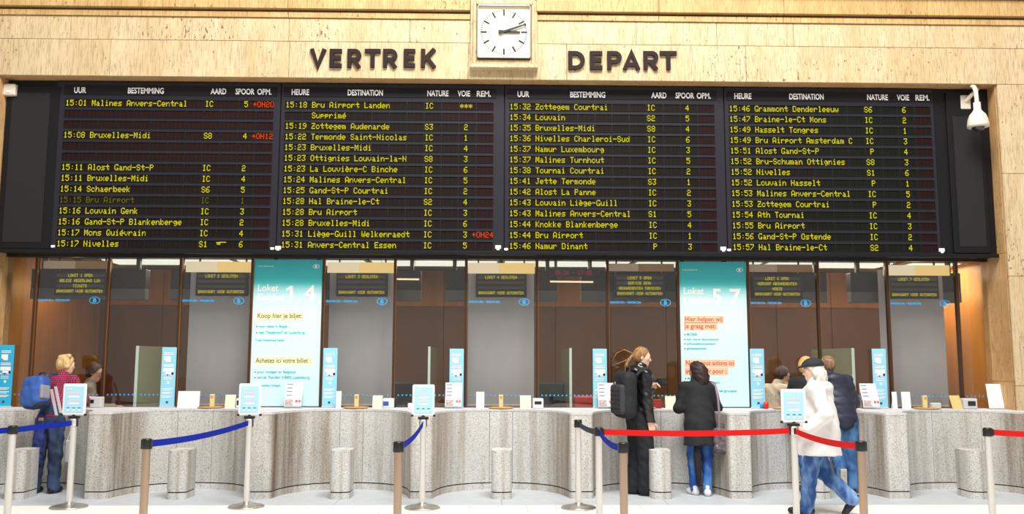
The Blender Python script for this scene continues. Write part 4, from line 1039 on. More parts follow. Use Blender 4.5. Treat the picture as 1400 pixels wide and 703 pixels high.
def surf(Vv, lo, h):
    S_ = Vv < 0; n = np.array(Vv.shape)
    cnt = np.zeros(n-1, np.int8)
    cs = [(i, j, k) for i in (0, 1) for j in (0, 1) for k in (0, 1)]
    sub = lambda A, c: A[c[0]:n[0]-1+c[0], c[1]:n[1]-1+c[1], c[2]:n[2]-1+c[2]]
    for c in cs: cnt += sub(S_, c)
    act = (cnt > 0) & (cnt < 8); ids = np.argwhere(act); idx = np.full(n-1, -1, np.int32); idx[act] = np.arange(len(ids))
    vals = {c: Vv[ids[:, 0]+c[0], ids[:, 1]+c[1], ids[:, 2]+c[2]] for c in cs}
    P = np.zeros((len(ids), 3)); wt = np.zeros(len(ids))
    for c in cs:
        for a in range(3):
            if c[a] == 0:
                d = list(c); d[a] = 1; d = tuple(d); va, vb = vals[c], vals[d]; cr = (va < 0) != (vb < 0)
                t = va[cr]/(va[cr]-vb[cr]); q = np.tile(np.array(c, float), (cr.sum(), 1)); q[:, a] = t
                P[cr] += q; wt[cr] += 1
    vs = lo+h*(ids+P/np.maximum(wt, 1)[:, None]); F = []
    for a in range(3):
        b, c = (a+1) % 3, (a+2) % 3
        s0 = [slice(None)]*3; s1 = [slice(None)]*3; s0[a] = slice(0, n[a]-1); s1[a] = slice(1, n[a])
        for q in (b, c): s0[q] = slice(1, n[q]-1); s1[q] = slice(1, n[q]-1)
        A, B = S_[tuple(s0)], S_[tuple(s1)]
        for mask, rev in ((A & ~B, False), (B & ~A, True)):
            e = np.argwhere(mask)
            if not len(e): continue
            e[:, b] += 1; e[:, c] += 1
            def cell(db, dc): q = e.copy(); q[:, b] -= db; q[:, c] -= dc; return idx[q[:, 0], q[:, 1], q[:, 2]]
            quad = np.stack([cell(1, 1), cell(0, 1), cell(0, 0), cell(1, 0)], 1)
            F.append(quad[:, ::-1] if rev else quad)
    return vs, np.concatenate(F) if F else np.zeros((0, 4), int)
def skin_obj(name, pieces, mats, parent):
    """pieces: (verts, faces, material index) gathered into one smooth mesh"""
    V_ = []; F_ = []; MI = []; off = 0
    for v, f, mi in pieces:
        V_.append(np.asarray(v, float)); F_ += [tuple(int(i)+off for i in q) for q in f]; MI += [mi]*len(f); off += len(v)
    me = bpy.data.meshes.new(name); me.from_pydata(np.concatenate(V_).tolist(), [], F_)
    for m_ in mats: me.materials.append(m_)
    me.polygons.foreach_set('material_index', MI); me.polygons.foreach_set('use_smooth', [True]*len(MI)); me.update()
    return link(name, me, parent)
def v3(*p): return np.array(p, float)
def unit(v): v = np.asarray(v, float); return v/np.linalg.norm(v)

def skeleton(H, lean=(0, 0), **ov):
    s = H/1.75; J = {}
    def sh(z): t = max(0, (z-.92)/.6); return v3(lean[0]*t, lean[1]*t, 0)
    for nm, z in (('pel', .95), ('waist', 1.10), ('chest', 1.30), ('neck', 1.475)): J[nm] = (v3(0, 0, z)+sh(z))*s
    for sd, sg in (('L', -1), ('R', 1)):
        J['hip'+sd] = v3(sg*.09, 0, .90)*s; J['knee'+sd] = v3(sg*.095, .02, .49)*s; J['ank'+sd] = v3(sg*.1, -.02, .085)*s
        J['sh'+sd] = (v3(sg*.175, -.01, 1.42)+sh(1.42))*s
        J['el'+sd] = J['sh'+sd]+v3(sg*.055, -.03, -.29)*s; J['wr'+sd] = J['el'+sd]+v3(sg*.0, .07, -.245)*s
        J['toe'+sd] = v3(sg*.03, 1, 0)
    J['head'] = (v3(0, .025, 1.635)+sh(1.62))*s; J['face'] = v3(0, 1, 0); J['up'] = v3(lean[0]*.4, lean[1]*.4, 1)
    J['s'] = s; J['curl'] = (.5, .5)
    for k_, v_ in ov.items(): J[k_] = np.array(v_, float) if not isinstance(v_, float) else v_
    return J
def head_frame(J):
    f = unit(J['face']); u = unit(J['up']-f*(J['up'] @ f)); r = np.cross(f, u)
    return r, f, u
def hand_field(wr, d, nrm, side, s, curl):
    """palm, four unequal bent fingers and a thumb leaving the side of the palm; d along the forearm, nrm out of the back of the hand"""
    d = unit(d); nrm = unit(nrm-d*(nrm @ d)); lat = np.cross(d, nrm)*side     # lat points to the thumb side
    F_ = Field(); A = [lat, nrm, d]
    F_.box(wr+d*.05*s, (.04*s, .015*s, .05*s), .013*s, A, .015)
    F_.rc(wr-d*.03*s, wr+d*.02*s, .027*s, .026*s, .02)
    for i, (off, L) in enumerate(((.030, .072), (.010, .080), (-.010, .075), (-.029, .060))):
        b = wr+d*.092*s+lat*off*s; c1, c2, c3 = curl*.55, curl*1.35, curl*1.9
        p = b; r0 = .0088*s
        for ang, fr in ((c1, .45), (c2, .32), (c3, .23)):
            q = p+(d*math.cos(ang)-nrm*math.sin(ang))*L*fr*s; F_.rc(p, q, r0, r0*.9, .004); p = q; r0 *= .9
    b = wr+d*.03*s+lat*.03*s
    m_ = b+(d*.6+lat*.75-nrm*.25)*.045*s; e = m_+(d*.9+lat*.2-nrm*.35)*.042*s
    F_.rc(b, m_, .013*s, .0105*s, .012).rc(m_, e, .0105*s, .008*s, .006)
    return F_
def person(name, label, loc, rotz, J, skin, parts, eyes=True, hands=('L', 'R'), backn=None, brow='2a1d14', beard=False):
    t_ = thing(name, label, 'person', loc, rotz); s = J['s']; r, f, u = head_frame(J); hc = J['head']
    B = Field(); up = v3(0, 0, 1); fw = v3(0, 1, 0)
    for sd in 'LR':
        B.chain([J['hip'+sd], J['knee'+sd], J['ank'+sd]], [.085*s, .055*s, .038*s])
        B.chain([J['sh'+sd], J['el'+sd], J['wr'+sd]], [.052*s, .04*s, .027*s])
    tw = unit(J['shR']-J['shL']); tf = unit(np.cross(up, tw)*1.0)
    B.rc(J['chest'], J['waist'], .14*s, .125*s, .05, (tf, 1.4)).rc(J['waist'], J['pel'], .125*s, .145*s, .05, (tf, 1.3)).rc(J['shL'], J['shR'], .065*s, .065*s, .06)
    B.rc(J['neck']-u*.03*s, hc-u*.06*s-f*.012*s, .058*s, .052*s, .03)
    pieces = [(*B.mesh(.017), 0)]
    Hd = Field()
    Hd.ell(hc+u*.03*s-f*.012*s, (.073*s, .093*s, .09*s), [r, f, u], .02)
    Hd.ell(hc-u*.03*s+f*.022*s, (.056*s, .066*s, .08*s), [r, f, u], .04)
    Hd.rc(hc-u*.095*s+f*.055*s, hc-u*.085*s+f*.062*s, .022*s, .02*s, .04)                       # chin
    Hd.rc(hc+u*.012*s+f*.085*s, hc-u*.028*s+f*.106*s, .009*s, .0125*s, .016)                     # nose
    Hd.rc(hc-u*.03*s+f*.09*s-r*.01*s, hc-u*.03*s+f*.09*s+r*.01*s, .008*s, .008*s, .012)
    Hd.rc(hc+u*.022*s+f*.078*s-r*.035*s, hc+u*.022*s+f*.078*s+r*.035*s, .011*s, .011*s, .02)     # brow
    for q in (-1, 1):
        Hd.ell(hc-u*.012*s+f*.066*s+r*q*.036*s, (.02*s, .018*s, .018*s), [r, f, u], .02)          # cheek
        Hd.ell(hc+u*.004*s+f*.088*s+r*q*.031*s, (.013*s, .012*s, .009*s), [r, f, u], .01, True)   # eye socket
        Hd.ell(hc-u*.005*s-f*.012*s+r*q*.074*s, (.010*s, .02*s, .032*s), [r, f, u], .01)          # ear
    Hd.rc(hc-u*.057*s+f*.088*s-r*.016*s, hc-u*.057*s+f*.088*s+r*.016*s, .0065*s, .0065*s, .008)
    Hd.rc(hc-u*.04*s, J['neck'], .05*s, .056*s, .03)
    pieces.append((*Hd.mesh(.0065), 0))
    for sd in hands:
        q = 1 if sd == 'R' else -1; d = unit(J['wr'+sd]-J['el'+sd]); n_ = J.get('nrm'+sd, v3(q, .0, .15))
        hd = J.get('hd'+sd, d)
        pieces.append((*hand_field(J['wr'+sd], hd, n_, -q, s, float(J.get('curl'+sd, .5))).mesh(.0055), 0))
    if eyes:
        for q in (-1, 1):
            E_ = Field().ell(hc+u*.004*s+f*.0775*s+r*q*.031*s, (.0135*s, .011*s, .0085*s), [r, f, u], .004); pieces.append((*E_.mesh(.003), 1))
            I_ = Field().ell(hc+u*.004*s+f*.086*s+r*q*.031*s, (.0058*s, .0045*s, .0058*s), [r, f, u], .004); pieces.append((*I_.mesh(.002), 2))
            W_ = Field().rc(hc+u*.024*s+f*.089*s+r*q*.016*s, hc+u*.026*s+f*.079*s+r*q*.044*s, .0042*s, .0035*s, .004); pieces.append((*W_.mesh(.003), 3))
        L_ = Field().rc(hc-u*.057*s+f*.0935*s-r*.017*s, hc-u*.057*s+f*.0935*s+r*.017*s, .0052*s, .0052*s, .004); pieces.append((*L_.mesh(.003), 4))
    skin_obj('body', pieces, [skin, M['eye'], M['iris'], mat('brow', srgb(brow), .8), M['lip']], t_)
    for nm, fld, mt, h in parts:
        v, fc = fld.mesh(h)
        skin_obj(nm, [(v, fc, 0)], [mt], t_)
    return t_
def trousers(J, r=(.108, .082, .066), hem=None, wr=.004):
    s = J['s']; F_ = Field(); tw = v3(0, 1, 0)
    for sd in 'LR': F_.chain([J['hip'+sd], J['knee'+sd], J['ank'+sd]-unit(J['knee'+sd]-J['ank'+sd])*.012], [x*s for x in r], .03)
    F_.rc(J['pel']+v3(0, 0, .06)*s, J['pel']-v3(0, 0, .03)*s, .150*s, .158*s, .05, (tw, 1.3))
    return F_.wrinkle(wr, 34)
def jacket(J, hem_z, arm=(.075, .062, .05), body=(.165, .150, .165), sh=.08, flare=None, wr=.005, fr=32, flatk=1.3, cuff=1.0):
    s = J['s']; F_ = Field(); up = v3(0, 0, 1); tf = unit(np.cross(up, unit(J['shR']-J['shL'])))
    F_.rc(J['chest'], J['waist'], body[0]*s, body[1]*s, .05, (tf, flatk)).rc(J['waist'], J['pel'], body[1]*s, body[2]*s, .05, (tf, flatk))
    F_.rc(J['shL'], J['shR'], sh*s, sh*s, .06)
    if flare: F_.rc(J['pel'], v3(J['pel'][0]+flare[2], J['pel'][1]+flare[3], flare[0]), body[2]*s, flare[1]*s, .05, (tf, flatk*.95))
    for sd in 'LR':
        w_ = J['el'+sd]+(J['wr'+sd]-J['el'+sd])*.97*cuff
        F_.chain([J['sh'+sd], J['el'+sd], w_], [x*s for x in arm], .03)
    F_.wrinkle(wr, fr)
    F_.cut((0, 0, -1), (0, 0, hem_z))
    return F_
def collar(F_, J, r=.075, h=.05):
    s = J['s']; F_.rc(J['neck']-v3(0, 0, .03)*s, J['neck']+unit(J['head']-J['neck'])*h*s, (r+.012)*s, r*s, .03); return F_
def shoes(J, sd, L=.2, tip=None):
    s = J['s']; a = J['ank'+sd]; td = unit(J['toe'+sd]); dn = J.get('sole'+sd, v3(0, 0, -1)); dn = unit(dn-td*(dn @ td))
    b = a+dn*.045*s
    F_ = Field().rc(b-td*.045*s, b+td*L*.42*s, .042*s, .044*s, .02).rc(b+td*L*.42*s, b+td*L*.72*s+dn*.006, .044*s, .036*s, .02).rc(a-td*.012*s-dn*.03*s, b-td*.02*s, .046*s, .044*s, .02)
    F_.cut(dn, a+dn*.0845*s)
    return F_
def sole(J, sd, L=.2):
    s = J['s']; a = J['ank'+sd]; td = unit(J['toe'+sd]); dn = J.get('sole'+sd, v3(0, 0, -1)); dn = unit(dn-td*(dn @ td)); lt = np.cross(td, dn)
    return Field().box(a+dn*.073*s+td*.045*s, (.042*s, (L*.72+.045)*.5*s+.03, .012*s), .011*s, [lt, td, dn], .01)
def hair_cap(J, thick=.014, low=-.03, back=None, k=.02):
    s = J['s']; r, f, u = head_frame(J); hc = J['head']
    F_ = Field().ell(hc+u*.03*s-f*.014*s, ((.075+thick)*s, (.094+thick)*s, (.092+thick)*s), [r, f, u], k)
    F_.ell(hc-u*.01*s-f*.035*s, ((.068+thick)*s, (.066+thick)*s, (.075+thick)*s), [r, f, u], .03)
    F_.cut(f*.85-u*.52, hc+f*.045*s+u*.035*s).cut(-u, hc+u*low*s-u*.055)
    return F_
M['eye'] = mat('eye_white', srgb('e6e0da'), .3); M['iris'] = mat('iris', srgb('2a201a'), .2); M['lip'] = mat('lip', srgb('b0685c'), .5)
SK = mat('skin_fair', srgb('e4b79c'), .55, noise=(30, .95, 1.04)); SK2 = mat('skin_light', srgb('ecc4ab'), .55, noise=(30, .95, 1.04)); SK3 = mat('skin_warm', srgb('cf9a78'), .55, noise=(30, .95, 1.04))
def denim(nm, base, worn):
    g_ = N(nm); v = g_.coord((9, 9, 3.5), False); c = g_.ramp(g_.noise(v, 1, 3), [(.42, base), (.72, worn)])
    fine = g_.noise(g_.coord((220, 220, 220), False), 1, 2); c = g_.mix(.18, c, g_.ramp(fine, [(.3, (0, 0, 0)), (.7, (1, 1, 1))]), 'OVERLAY')
    g_.l(c, g_.b.inputs['Base Color']); g_.b.inputs['Roughness'].default_value = .85; return g_.m
DEN = denim('denim_dark', srgb('1d2a44'), srgb('3d5478')); DENB = denim('denim_blue', srgb('1f4f9c'), srgb('5f96d8')); DENM = denim('denim_mid', srgb('2c5688'), srgb('5d8cba')); DENW = denim('denim_faded', srgb('234a88'), srgb('7fa6d4'))
BLK = mat('black_cloth', srgb('1f2024'), .9, noise=(18, .8, 1.2)); LEA = mat('black_leather', srgb('17171a'), .3, coat=.25, bump=(28, .5)); BLKT = mat('black_trouser', srgb('1a1d24'), .85, noise=(14, .8, 1.2))
SHOE = mat('black_shoe', srgb('15151a'), .45); SHOEW = mat('white_shoe', srgb('e9e9ea'), .5); GREYW = mat('grey_white_sole', srgb('c9c2b8'), .7, noise=(40, .7, 1.1))
def hairmat(nm, a, b, fr=(60, 60, 9)):
    g_ = N(nm); c = g_.ramp(g_.noise(g_.coord(fr, False), 1, 4, .6), [(.35, a), (.65, b)]); g_.l(c, g_.b.inputs['Base Color']); g_.b.inputs['Roughness'].default_value = .55
    g_.bump(g_.noise(g_.coord(fr, False), 1.5, 3), .6, .01); return g_.m
HB = hairmat('hair_blond', srgb('b98a4c'), srgb('ecd096')); HBR = hairmat('hair_brown', srgb('6b4526'), srgb('b58a58')); HK = hairmat('hair_dark', srgb('1c1313'), srgb('38231f')); HW = hairmat('hair_white', srgb('c9bdae'), srgb('f6f1ea'), (40, 40, 20)); HO = hairmat('hair_ginger', srgb('c07c34'), srgb('f0c078')); HD = hairmat('hair_darkbrown', srgb('2a1d16'), srgb('4f382a'))
HBS = hairmat('hair_shortbrown', srgb('6a4a34'), srgb('a88364'))

# 1 backpacker with the checked shirt, leaning on the counter
gx = N('checked_shirt'); vv = gx.coord((1, 1, 1), False); sx = gx.n('SeparateXYZ'); gx.l(vv, sx.inputs[0])
def lines(sock, sc, th):
    mu = gx.n('Math', operation='MULTIPLY'); mu.inputs[1].default_value = sc; gx.l(sock, mu.inputs[0]); fr_ = gx.n('Math', operation='FRACT'); gx.l(mu.outputs[0], fr_.inputs[0])
    gt = gx.n('Math', operation='LESS_THAN'); gt.inputs[1].default_value = th; gx.l(fr_.outputs[0], gt.inputs[0]); return gt.outputs[0]
c_ = gx.mix(lines(sx.outputs[0], 42, .34), srgb('b8305c'), srgb('5a1a34')); c_ = gx.mix(lines(sx.outputs[2], 42, .34), c_, srgb('4c1830'))
gx.l(c_, gx.b.inputs['Base Color']); gx.b.inputs['Roughness'].default_value = .85; CHK = gx.m
f1 = fl(71, 673)
J = skeleton(1.58, (-.03, .26), kneeL=(-.10, -.03, .45), ankL=(-.11, -.06, .08), kneeR=(.10, -.02, .45), ankR=(.10, -.02, .08))
for sd, q in (('L', -1), ('R', 1)):
    J['el'+sd] = J['sh'+sd]+v3(q*.07, .08, -.26); J['wr'+sd] = J['el'+sd]+v3(-q*.07, .22, .04)
J['face'] = v3(.55, .9, -.12)
J['curlL'] = .6; J['curlR'] = .6; J['nrmL'] = v3(0, 0, 1); J['nrmR'] = v3(0, 0, 1)
sh_ = collar(jacket(J, .85, arm=(.07, .058, .045), body=(.152, .15, .162), wr=.004), J, .068, .03)
r_, f_, u_ = head_frame(J)
hr = hair_cap(J, .02, -.05)
for i in range(16):
    a = 2.4*i; q = J['head']+u_*(.10-.011*i*.9)+r_*.075*math.cos(a)-f_*(.02+.05*abs(math.sin(a))); hr.ell(q, (.032, .032, .03), None, .02)
p1 = person('person', 'blond person in a magenta checked shirt with a blue backpack, leaning on the counter', (f1[0]-.04, f1[1]-.06, 0), -.12, J, SK2,
   [('shirt', sh_, CHK, .011), ('trousers', trousers(J, (.105, .085, .075)), DEN, .012), ('hair', hr, HB, .008), ('shoe', shoes(J, 'L'), SHOE, .008), ('shoe', shoes(J, 'R'), SHOE, .008)], eyes=True)
MB().box(-.03, .03, -.185, -.17, .84, .875, bev=.003).build('belt_patch', mat('brown_leather', srgb('9a6a3c'), .5), p1)
def place(root, local):                                   # point of a figure in the scene
    return Matrix.Translation(root.location) @ Matrix.Rotation(root.rotation_euler.z, 4, 'Z') @ Vector(local)
BP1 = mat('blue_nylon', srgb('2c56a0'), .6, noise=(8, .85, 1.15)); BP1D = mat('navy_nylon', srgb('1b2c4c'), .65); STRAP = mat('pale_strap', srgb('c9c8cc'), .7)
loc = place(p1, (-.06, -.085, 1.17))
bk = thing('backpack', 'blue backpack hanging from the left shoulder of the person in the checked shirt', 'backpack', tuple(loc), p1.rotation_euler.z-.1)
tl = Matrix.Rotation(-.12, 3, 'Y') @ Matrix.Rotation(-.14, 3, 'X'); A = [list(tl.col[i]) for i in range(3)]
skin_obj('backpack_body', [(*Field().box((0, -.11, .0), (.14, .10, .18), .07, A, .02).box((-.01, -.165, -.05), (.11, .07, .11), .05, A, .03).wrinkle(.004, 30).mesh(.01), 0)], [BP1], bk)
skin_obj('backpack_base', [(*Field().box((.02, -.115, -.125), (.137, .105, .07), .06, A, .02).mesh(.01), 0)], [BP1D], bk)
skin_obj('side_pocket', [(*Field().box((.13, -.13, -.0), (.022, .07, .08), .018, A, .02).mesh(.008), 0)], [mat('grey_mesh', srgb('8f8c94'), .8)], bk)
MB().tube([(-.05, -.04, .17), (-.03, -.02, .215), (.03, -.02, .215), (.05, -.04, .165)], .011, 8).build('grab_handle', BP1D, bk)
MB().tube([(.07, -.03, .14), (.09, .02, .20), (.09, .10, .20)], .017, 8).build('shoulder_strap', BP1D, bk)
mt_ = MB().ribbon([(.17, -.05, .08), (.185, -.03, .0)], .01, .02)
for x0, dz in ((.15, 0), (.205, .03)):
    q = [Vector((x0, -.055, .03+dz)), Vector((x0+.035, -.05, -.10+dz)), Vector((x0+.085, -.045, -.27+dz))]
    vs = []
    for p_ in q: vs += [(p_.x-.018, p_.y, p_.z), (p_.x+.018, p_.y, p_.z), (p_.x+.018, p_.y+.006, p_.z), (p_.x-.018, p_.y+.006, p_.z)]
    MB().add(vs, [(k_*4+j, k_*4+(j+1) % 4, k_*4+4+(j+1) % 4, k_*4+4+j) for k_ in (0, 1) for j in range(4)]+[(3, 2, 1, 0), (8, 9, 10, 11)]).build('hanging_strap', STRAP, bk)
loc = place(p1, (-.02, -.02, .40))
sc1 = thing('hanging_jacket', 'deep blue cloth hanging down between the legs of the backpacker', 'jacket', (loc[0], loc[1], 0), -.2)
skin_obj('cloth', [(*Field().rc((-.03, -.075, .88), (-.035, -.09, .62), .05, .065, .03, ((0, 1, 0), 1.6)).rc((-.035, -.09, .62), (-.05, -.08, .36), .065, .055, .03, ((0, 1, 0), 1.6)).wrinkle(.005, 45).mesh(.009), 0)], [mat('deep_blue_cloth', srgb('232f6e'), .85)], sc1)
loc = place(p1, (.2, .07, .0))
sb1 = thing('paper_bag', 'small pale bag hanging beside the knee of the backpacker', 'bag', (loc[0], loc[1], .34), -.2)
MB().box(-.035, .06, -.02, .03, 0, .26, bev=.012).build('bag_body', mat('pale_bag', srgb('b9b9c2'), .8), sb1)
MB().tube([(-.02, 0, .26), (0, .03, .4), (.03, .06, .56), (.04, 0, .26)], .005, 6).build('bag_handle', STRAP, sb1)

# 2 man in the leather jacket
f3 = fl(874, 676)
J = skeleton(1.70, (0, .03), kneeL=(-.09, .02, .47), ankL=(-.085, -.03, .08), kneeR=(.09, .05, .47), ankR=(.085, .05, .08))
J['elL'] = J['shL']+v3(-.03, .08, -.26); J['wrL'] = J['elL']+v3(.15, .10, .10); J['nrmL'] = v3(-.7, .2, .6); J['curlL'] = .9
J['elR'] = J['shR']+v3(.05, -.02, -.29); J['wrR'] = J['elR']+v3(.0, .05, -.245); J['curlR'] = .5; J['nrmR'] = v3(1, -.3, .1)
J['face'] = v3(.36, 1, -.14); J['up'] = v3(0, .06, 1)
jk = jacket(J, .84, arm=(.082, .068, .054), body=(.165, .16, .172), wr=.004, fr=40)
jk.ell(J['neck']+v3(0, -.09, -.01), (.12, .075, .07), None, .04)
collar(jk, J, .078, .045)
hr = hair_cap(J, .006, -.01, True); r_, f_, u_ = head_frame(J); hc = J['head']
hr.chain([hc-f_*.08+u_*.03, hc-f_*.125-u_*.01], [.024, .018], .015)
pt_ = Field().chain([hc-f_*.115+u_*.0, hc-f_*.15-u_*.06, hc-f_*.175-u_*.13, hc-f_*.18-u_*.20], [.02, .023, .018, .006], .015)
wisp = Field()
wisp.chain([hc-f_*.12+u_*.03, hc-f_*.22+u_*.06-r_*.01, hc-f_*.30+u_*.01-r_*.02, hc-f_*.35-u_*.10-r_*.02], [.008, .006, .005, .003], .006)
wisp.chain([hc-f_*.13-u_*.03, hc-f_*.25-u_*.10, hc-f_*.34-u_*.15-r_*.02], [.007, .006, .003], .006)
p3 = person('person', 'person with a ponytail in a black leather jacket and black trousers holding a camera', (f3[0], f3[1]-.02, 0), -1.27, J, SK2,
   [('leather_jacket', jk, LEA, .010), ('trousers', trousers(J, (.115, .10, .10)), BLKT, .012), ('hair', hr, HBR, .007), ('ponytail', pt_, HBR, .006), ('loose_hair', wisp, HBR, .0045), ('shoe', shoes(J, 'L', .22), SHOE, .008), ('shoe', shoes(J, 'R', .22), SHOE, .008)])
loc = place(p3, (.10, -.125, 1.155)); NY = mat('black_nylon', srgb('1b1c20'), .75, noise=(20, .8, 1.2)); NYG = mat('charcoal_nylon', srgb('34353b'), .7)
bk = thing('backpack', 'black backpack with ribbed front on the back of the person in leather', 'backpack', tuple(loc), p3.rotation_euler.z+.12)
skin_obj('backpack_body', [(*Field().box((0, -.10, .0), (.165, .095, .27), .08, None, .02).wrinkle(.003, 30).mesh(.011), 0)], [NY], bk)
skin_obj('front_pocket', [(*Field().box((0, -.19, -.05), (.13, .045, .17), .04, None, .02).mesh(.010), 0)], [NYG], bk)
for i in range(5): MB().box(-.10, .10, -.242, -.228, -.16+.05*i, -.145+.05*i, bev=.004).build('webbing_rib', NY, bk)
MB().box(-.016, .016, -.243, -.23, .12, .15, bev=.003).build('badge', mat('grey_badge', srgb('7b7d84'), .5), bk)
MB().tube([(-.04, -.06, .26), (-.03, -.05, .31), (.03, -.05, .31), (.04, -.06, .26)], .011, 8).build('grab_handle', NY, bk)
for s_ in (-1, 1): MB().tube([(s_*.10, -.01, .22), (s_*.115, .05, .275), (s_*.12, .13, .255), (s_*.125, .20, .16)], .020, 8).build('shoulder_strap', NY, bk)
w3 = place(p3, tuple(J['wrL']+v3(.06, .07, .05)))
cm = thing('hand_camera', 'black camera held before the chest of the person in leather', 'camera', tuple(w3), p3.rotation_euler.z)
MB().box(-.06, .06, -.03, .03, -.035, .045, bev=.008).box(-.02, .025, -.02, .025, .044, .065, bev=.004).build('camera_body', M['blackm'], cm)
MB().tube([(0, .03, .005), (0, .06, .005), (0, .10, .005)], [.033, .032, .036], 16).build('lens', M['blackm'], cm)

# 3 woman in the black coat
f4 = fl(958, 677)
J = skeleton(1.52, (-.0, .10), kneeL=(-.085, .05, .44), ankL=(-.075, .03, .075), kneeR=(.075, .01, .44), ankR=(.055, -.06, .075))
J['toeL'] = v3(-.35, 1, 0); J['toeR'] = v3(.15, 1, 0)
for sd, q in (('L', -1), ('R', 1)): J['el'+sd] = J['sh'+sd]+v3(q*.075, .03, -.24); J['wr'+sd] = J['el'+sd]+v3(-q*.13, .17, .04)
J['face'] = v3(-.62, .75, -.1); J['nrmL'] = v3(0, .2, 1); J['nrmR'] = v3(0, .2, 1)
ct_ = collar(jacket(J, .575, arm=(.08, .072, .058), body=(.17, .185, .20), flare=(.55, .235, 0, -.02), wr=.004, fr=24), J, .085, .05)
r_, f_, u_ = head_frame(J); hc = J['head']
hr = hair_cap(J, .022, -.07); hr.ell(hc-f_*.055-u_*.03, (.10, .095, .115), [r_, f_, u_], .03).ell(hc-f_*.075-u_*.10, (.095, .08, .085), [r_, f_, u_], .03).wrinkle(.004, 60)
p4 = person('person', 'dark-haired woman in a long black coat and blue jeans seen from behind at the counter', (f4[0]+.01, f4[1], 0), .02, J, SK3,
   [('coat', ct_, BLK, .011), ('trousers', trousers(J, (.10, .07, .058)), DENB, .011), ('hair', hr, HK, .008), ('shoe', shoes(J, 'L'), SHOEW, .008), ('shoe', shoes(J, 'R'), SHOEW, .008)])
loc = place(p4, (.20, -.15, 0))
hbg = thing('handbag', 'grey shiny handbag on a long strap at the hip of the woman in black', 'handbag', (loc[0], loc[1], .52), .15)
BAGM = mat('shiny_grey_leather', srgb('5f565e'), .28, noise=(22, .45, 1.7))
skin_obj('bag_body', [(*Field().box((0, 0, .115), (.085, .055, .15), .05, None, .02).wrinkle(.006, 50).mesh(.008), 0)], [BAGM], hbg)
MB().box(-.05, .05, -.056, -.044, .17, .235, bev=.006).build('bag_flap', mat('pale_flap', srgb('b7aeb6'), .35), hbg)
MB().tube([(-.03, -.03, .24), (-.035, -.05, .34), (-.045, -.075, .45), (-.05, -.065, .60), (-.055, -.02, .735), (-.06, .08, .775)], .013, 8).build('strap', mat('mauve_strap', srgb('8f7b84'), .5), hbg)
for x_ in (-.04, .04): MB().tube([(x_, -.03, .24), (x_*.7, -.035, .30), (x_*.2, -.035, .315)], .007, 6).build('bag_handle', BAGM, hbg)
sb4 = thing('black_umbrella', 'folded black umbrella hanging along the leg of the woman in black', 'umbrella', tuple(place(p4, (-.06, -.085, 0))), 0)
MB().tube([(0, 0, .60), (0, 0, .56), (.0, 0, .45), (.01, 0, .16), (.012, 0, .10)], [.03, .04, .045, .03, .006], 14).build('canopy', BLK, sb4)
MB().tube([(0, 0, .60), (0, 0, .66)], .012, 8).build('handle', M['blackm'], sb4)

# 4 and 5 clerks on office chairs behind the glass
def clerk(label, x, ytop, Y, rot, top, hairm, skin, hand_chin, hairlow=-.02, glasses=True):
    hx = at(x, ytop, Y); seat = .62
    J = skeleton(1.72, (0, .10)); s = J['s']; drop = J['pel'][2]-(seat+.10)
    for k_ in J:
        if k_ in ('pel', 'waist', 'chest', 'neck', 'head') or k_[:2] in ('sh', 'el', 'wr') or k_[:3] == 'hip': J[k_] = J[k_]-v3(0, 0, drop)
    dz = hx[2]-(J['head'][2]+.12)
    for k_ in ('waist', 'chest', 'neck', 'head', 'shL', 'shR', 'elL', 'elR', 'wrL', 'wrR'): J[k_] = J[k_]+v3(0, 0, dz*(.6 if k_ == 'waist' else 1))
    for sd, q in (('L', -1), ('R', 1)):
        J['knee'+sd] = v3(q*.13, .42, seat+.02); J['ank'+sd] = v3(q*.12, .38, .17)
        J['el'+sd] = J['sh'+sd]+v3(q*.07, .10, -.27); J['wr'+sd] = J['el'+sd]+v3(-q*.10, .22, .02); J['nrm'+sd] = v3(0, 0, 1)
    if hand_chin:
        J['elR'] = J['shR']+v3(.03, .22, -.22); J['wrR'] = J['head']+v3(.055, .10, -.17); J['nrmR'] = v3(.8, .6, 0); J['curlR'] = 1.1
        J['head'] = J['head']+v3(0, .05, -.02)
    J['face'] = v3(.25, 1, -.22)
    r_, f_, u_ = head_frame(J); hc = J['head']
    jk = collar(jacket(J, seat-.02, arm=(.075, .062, .05), body=(.16, .158, .165), wr=.004), J, .07, .03)
    parts = [('shirt', jk, top, .011), ('trousers', trousers(J, (.1, .08, .06)), BLKT, .014), ('hair', hair_cap(J, .010, hairlow), hairm, .007), ('shoe', shoes(J, 'L'), SHOE, .01), ('shoe', shoes(J, 'R'), SHOE, .01)]
    root = (hx[0]-(-math.sin(rot))*J['head'][1], Y-math.cos(rot)*J['head'][1], 0)
    p_ = person('person', label, root, rot, J, skin, parts)
    if glasses:
        mb = MB()
        for q in (-1, 1):
            ring = [tuple(hc+u_*(.004+.018*math.sin(a))+r_*(q*.033+.024*math.cos(a))+f_*.098) for a in np.linspace(0, 2*PI, 15)]
            mb.tube(ring, .0028, 6).tube([tuple(hc+r_*q*.058+f_*.098+u_*.008), tuple(hc+r_*q*.08+f_*.0+u_*.006)], .0025, 6)
        mb.tube([tuple(hc+r_*-.010+f_*.1+u_*.006), tuple(hc+r_*.010+f_*.1+u_*.006)], .0025, 6)
        mb.build('glasses', M['blackm'], p_)
    tag_ = office_chair(root[0], root[1], seat-.02, 'office chair under the clerk in the %s' % ('grey cardigan' if x < 300 else 'beige shirt'), rot+PI, False)
    return p_, J
clerk('clerk in a grey cardigan and glasses behind the glass, beside the backpacker', 130, 497, .62, -1.15, mat('grey_cardigan', srgb('99958a'), .9, noise=(60, .85, 1.1)), HD, SK, False)
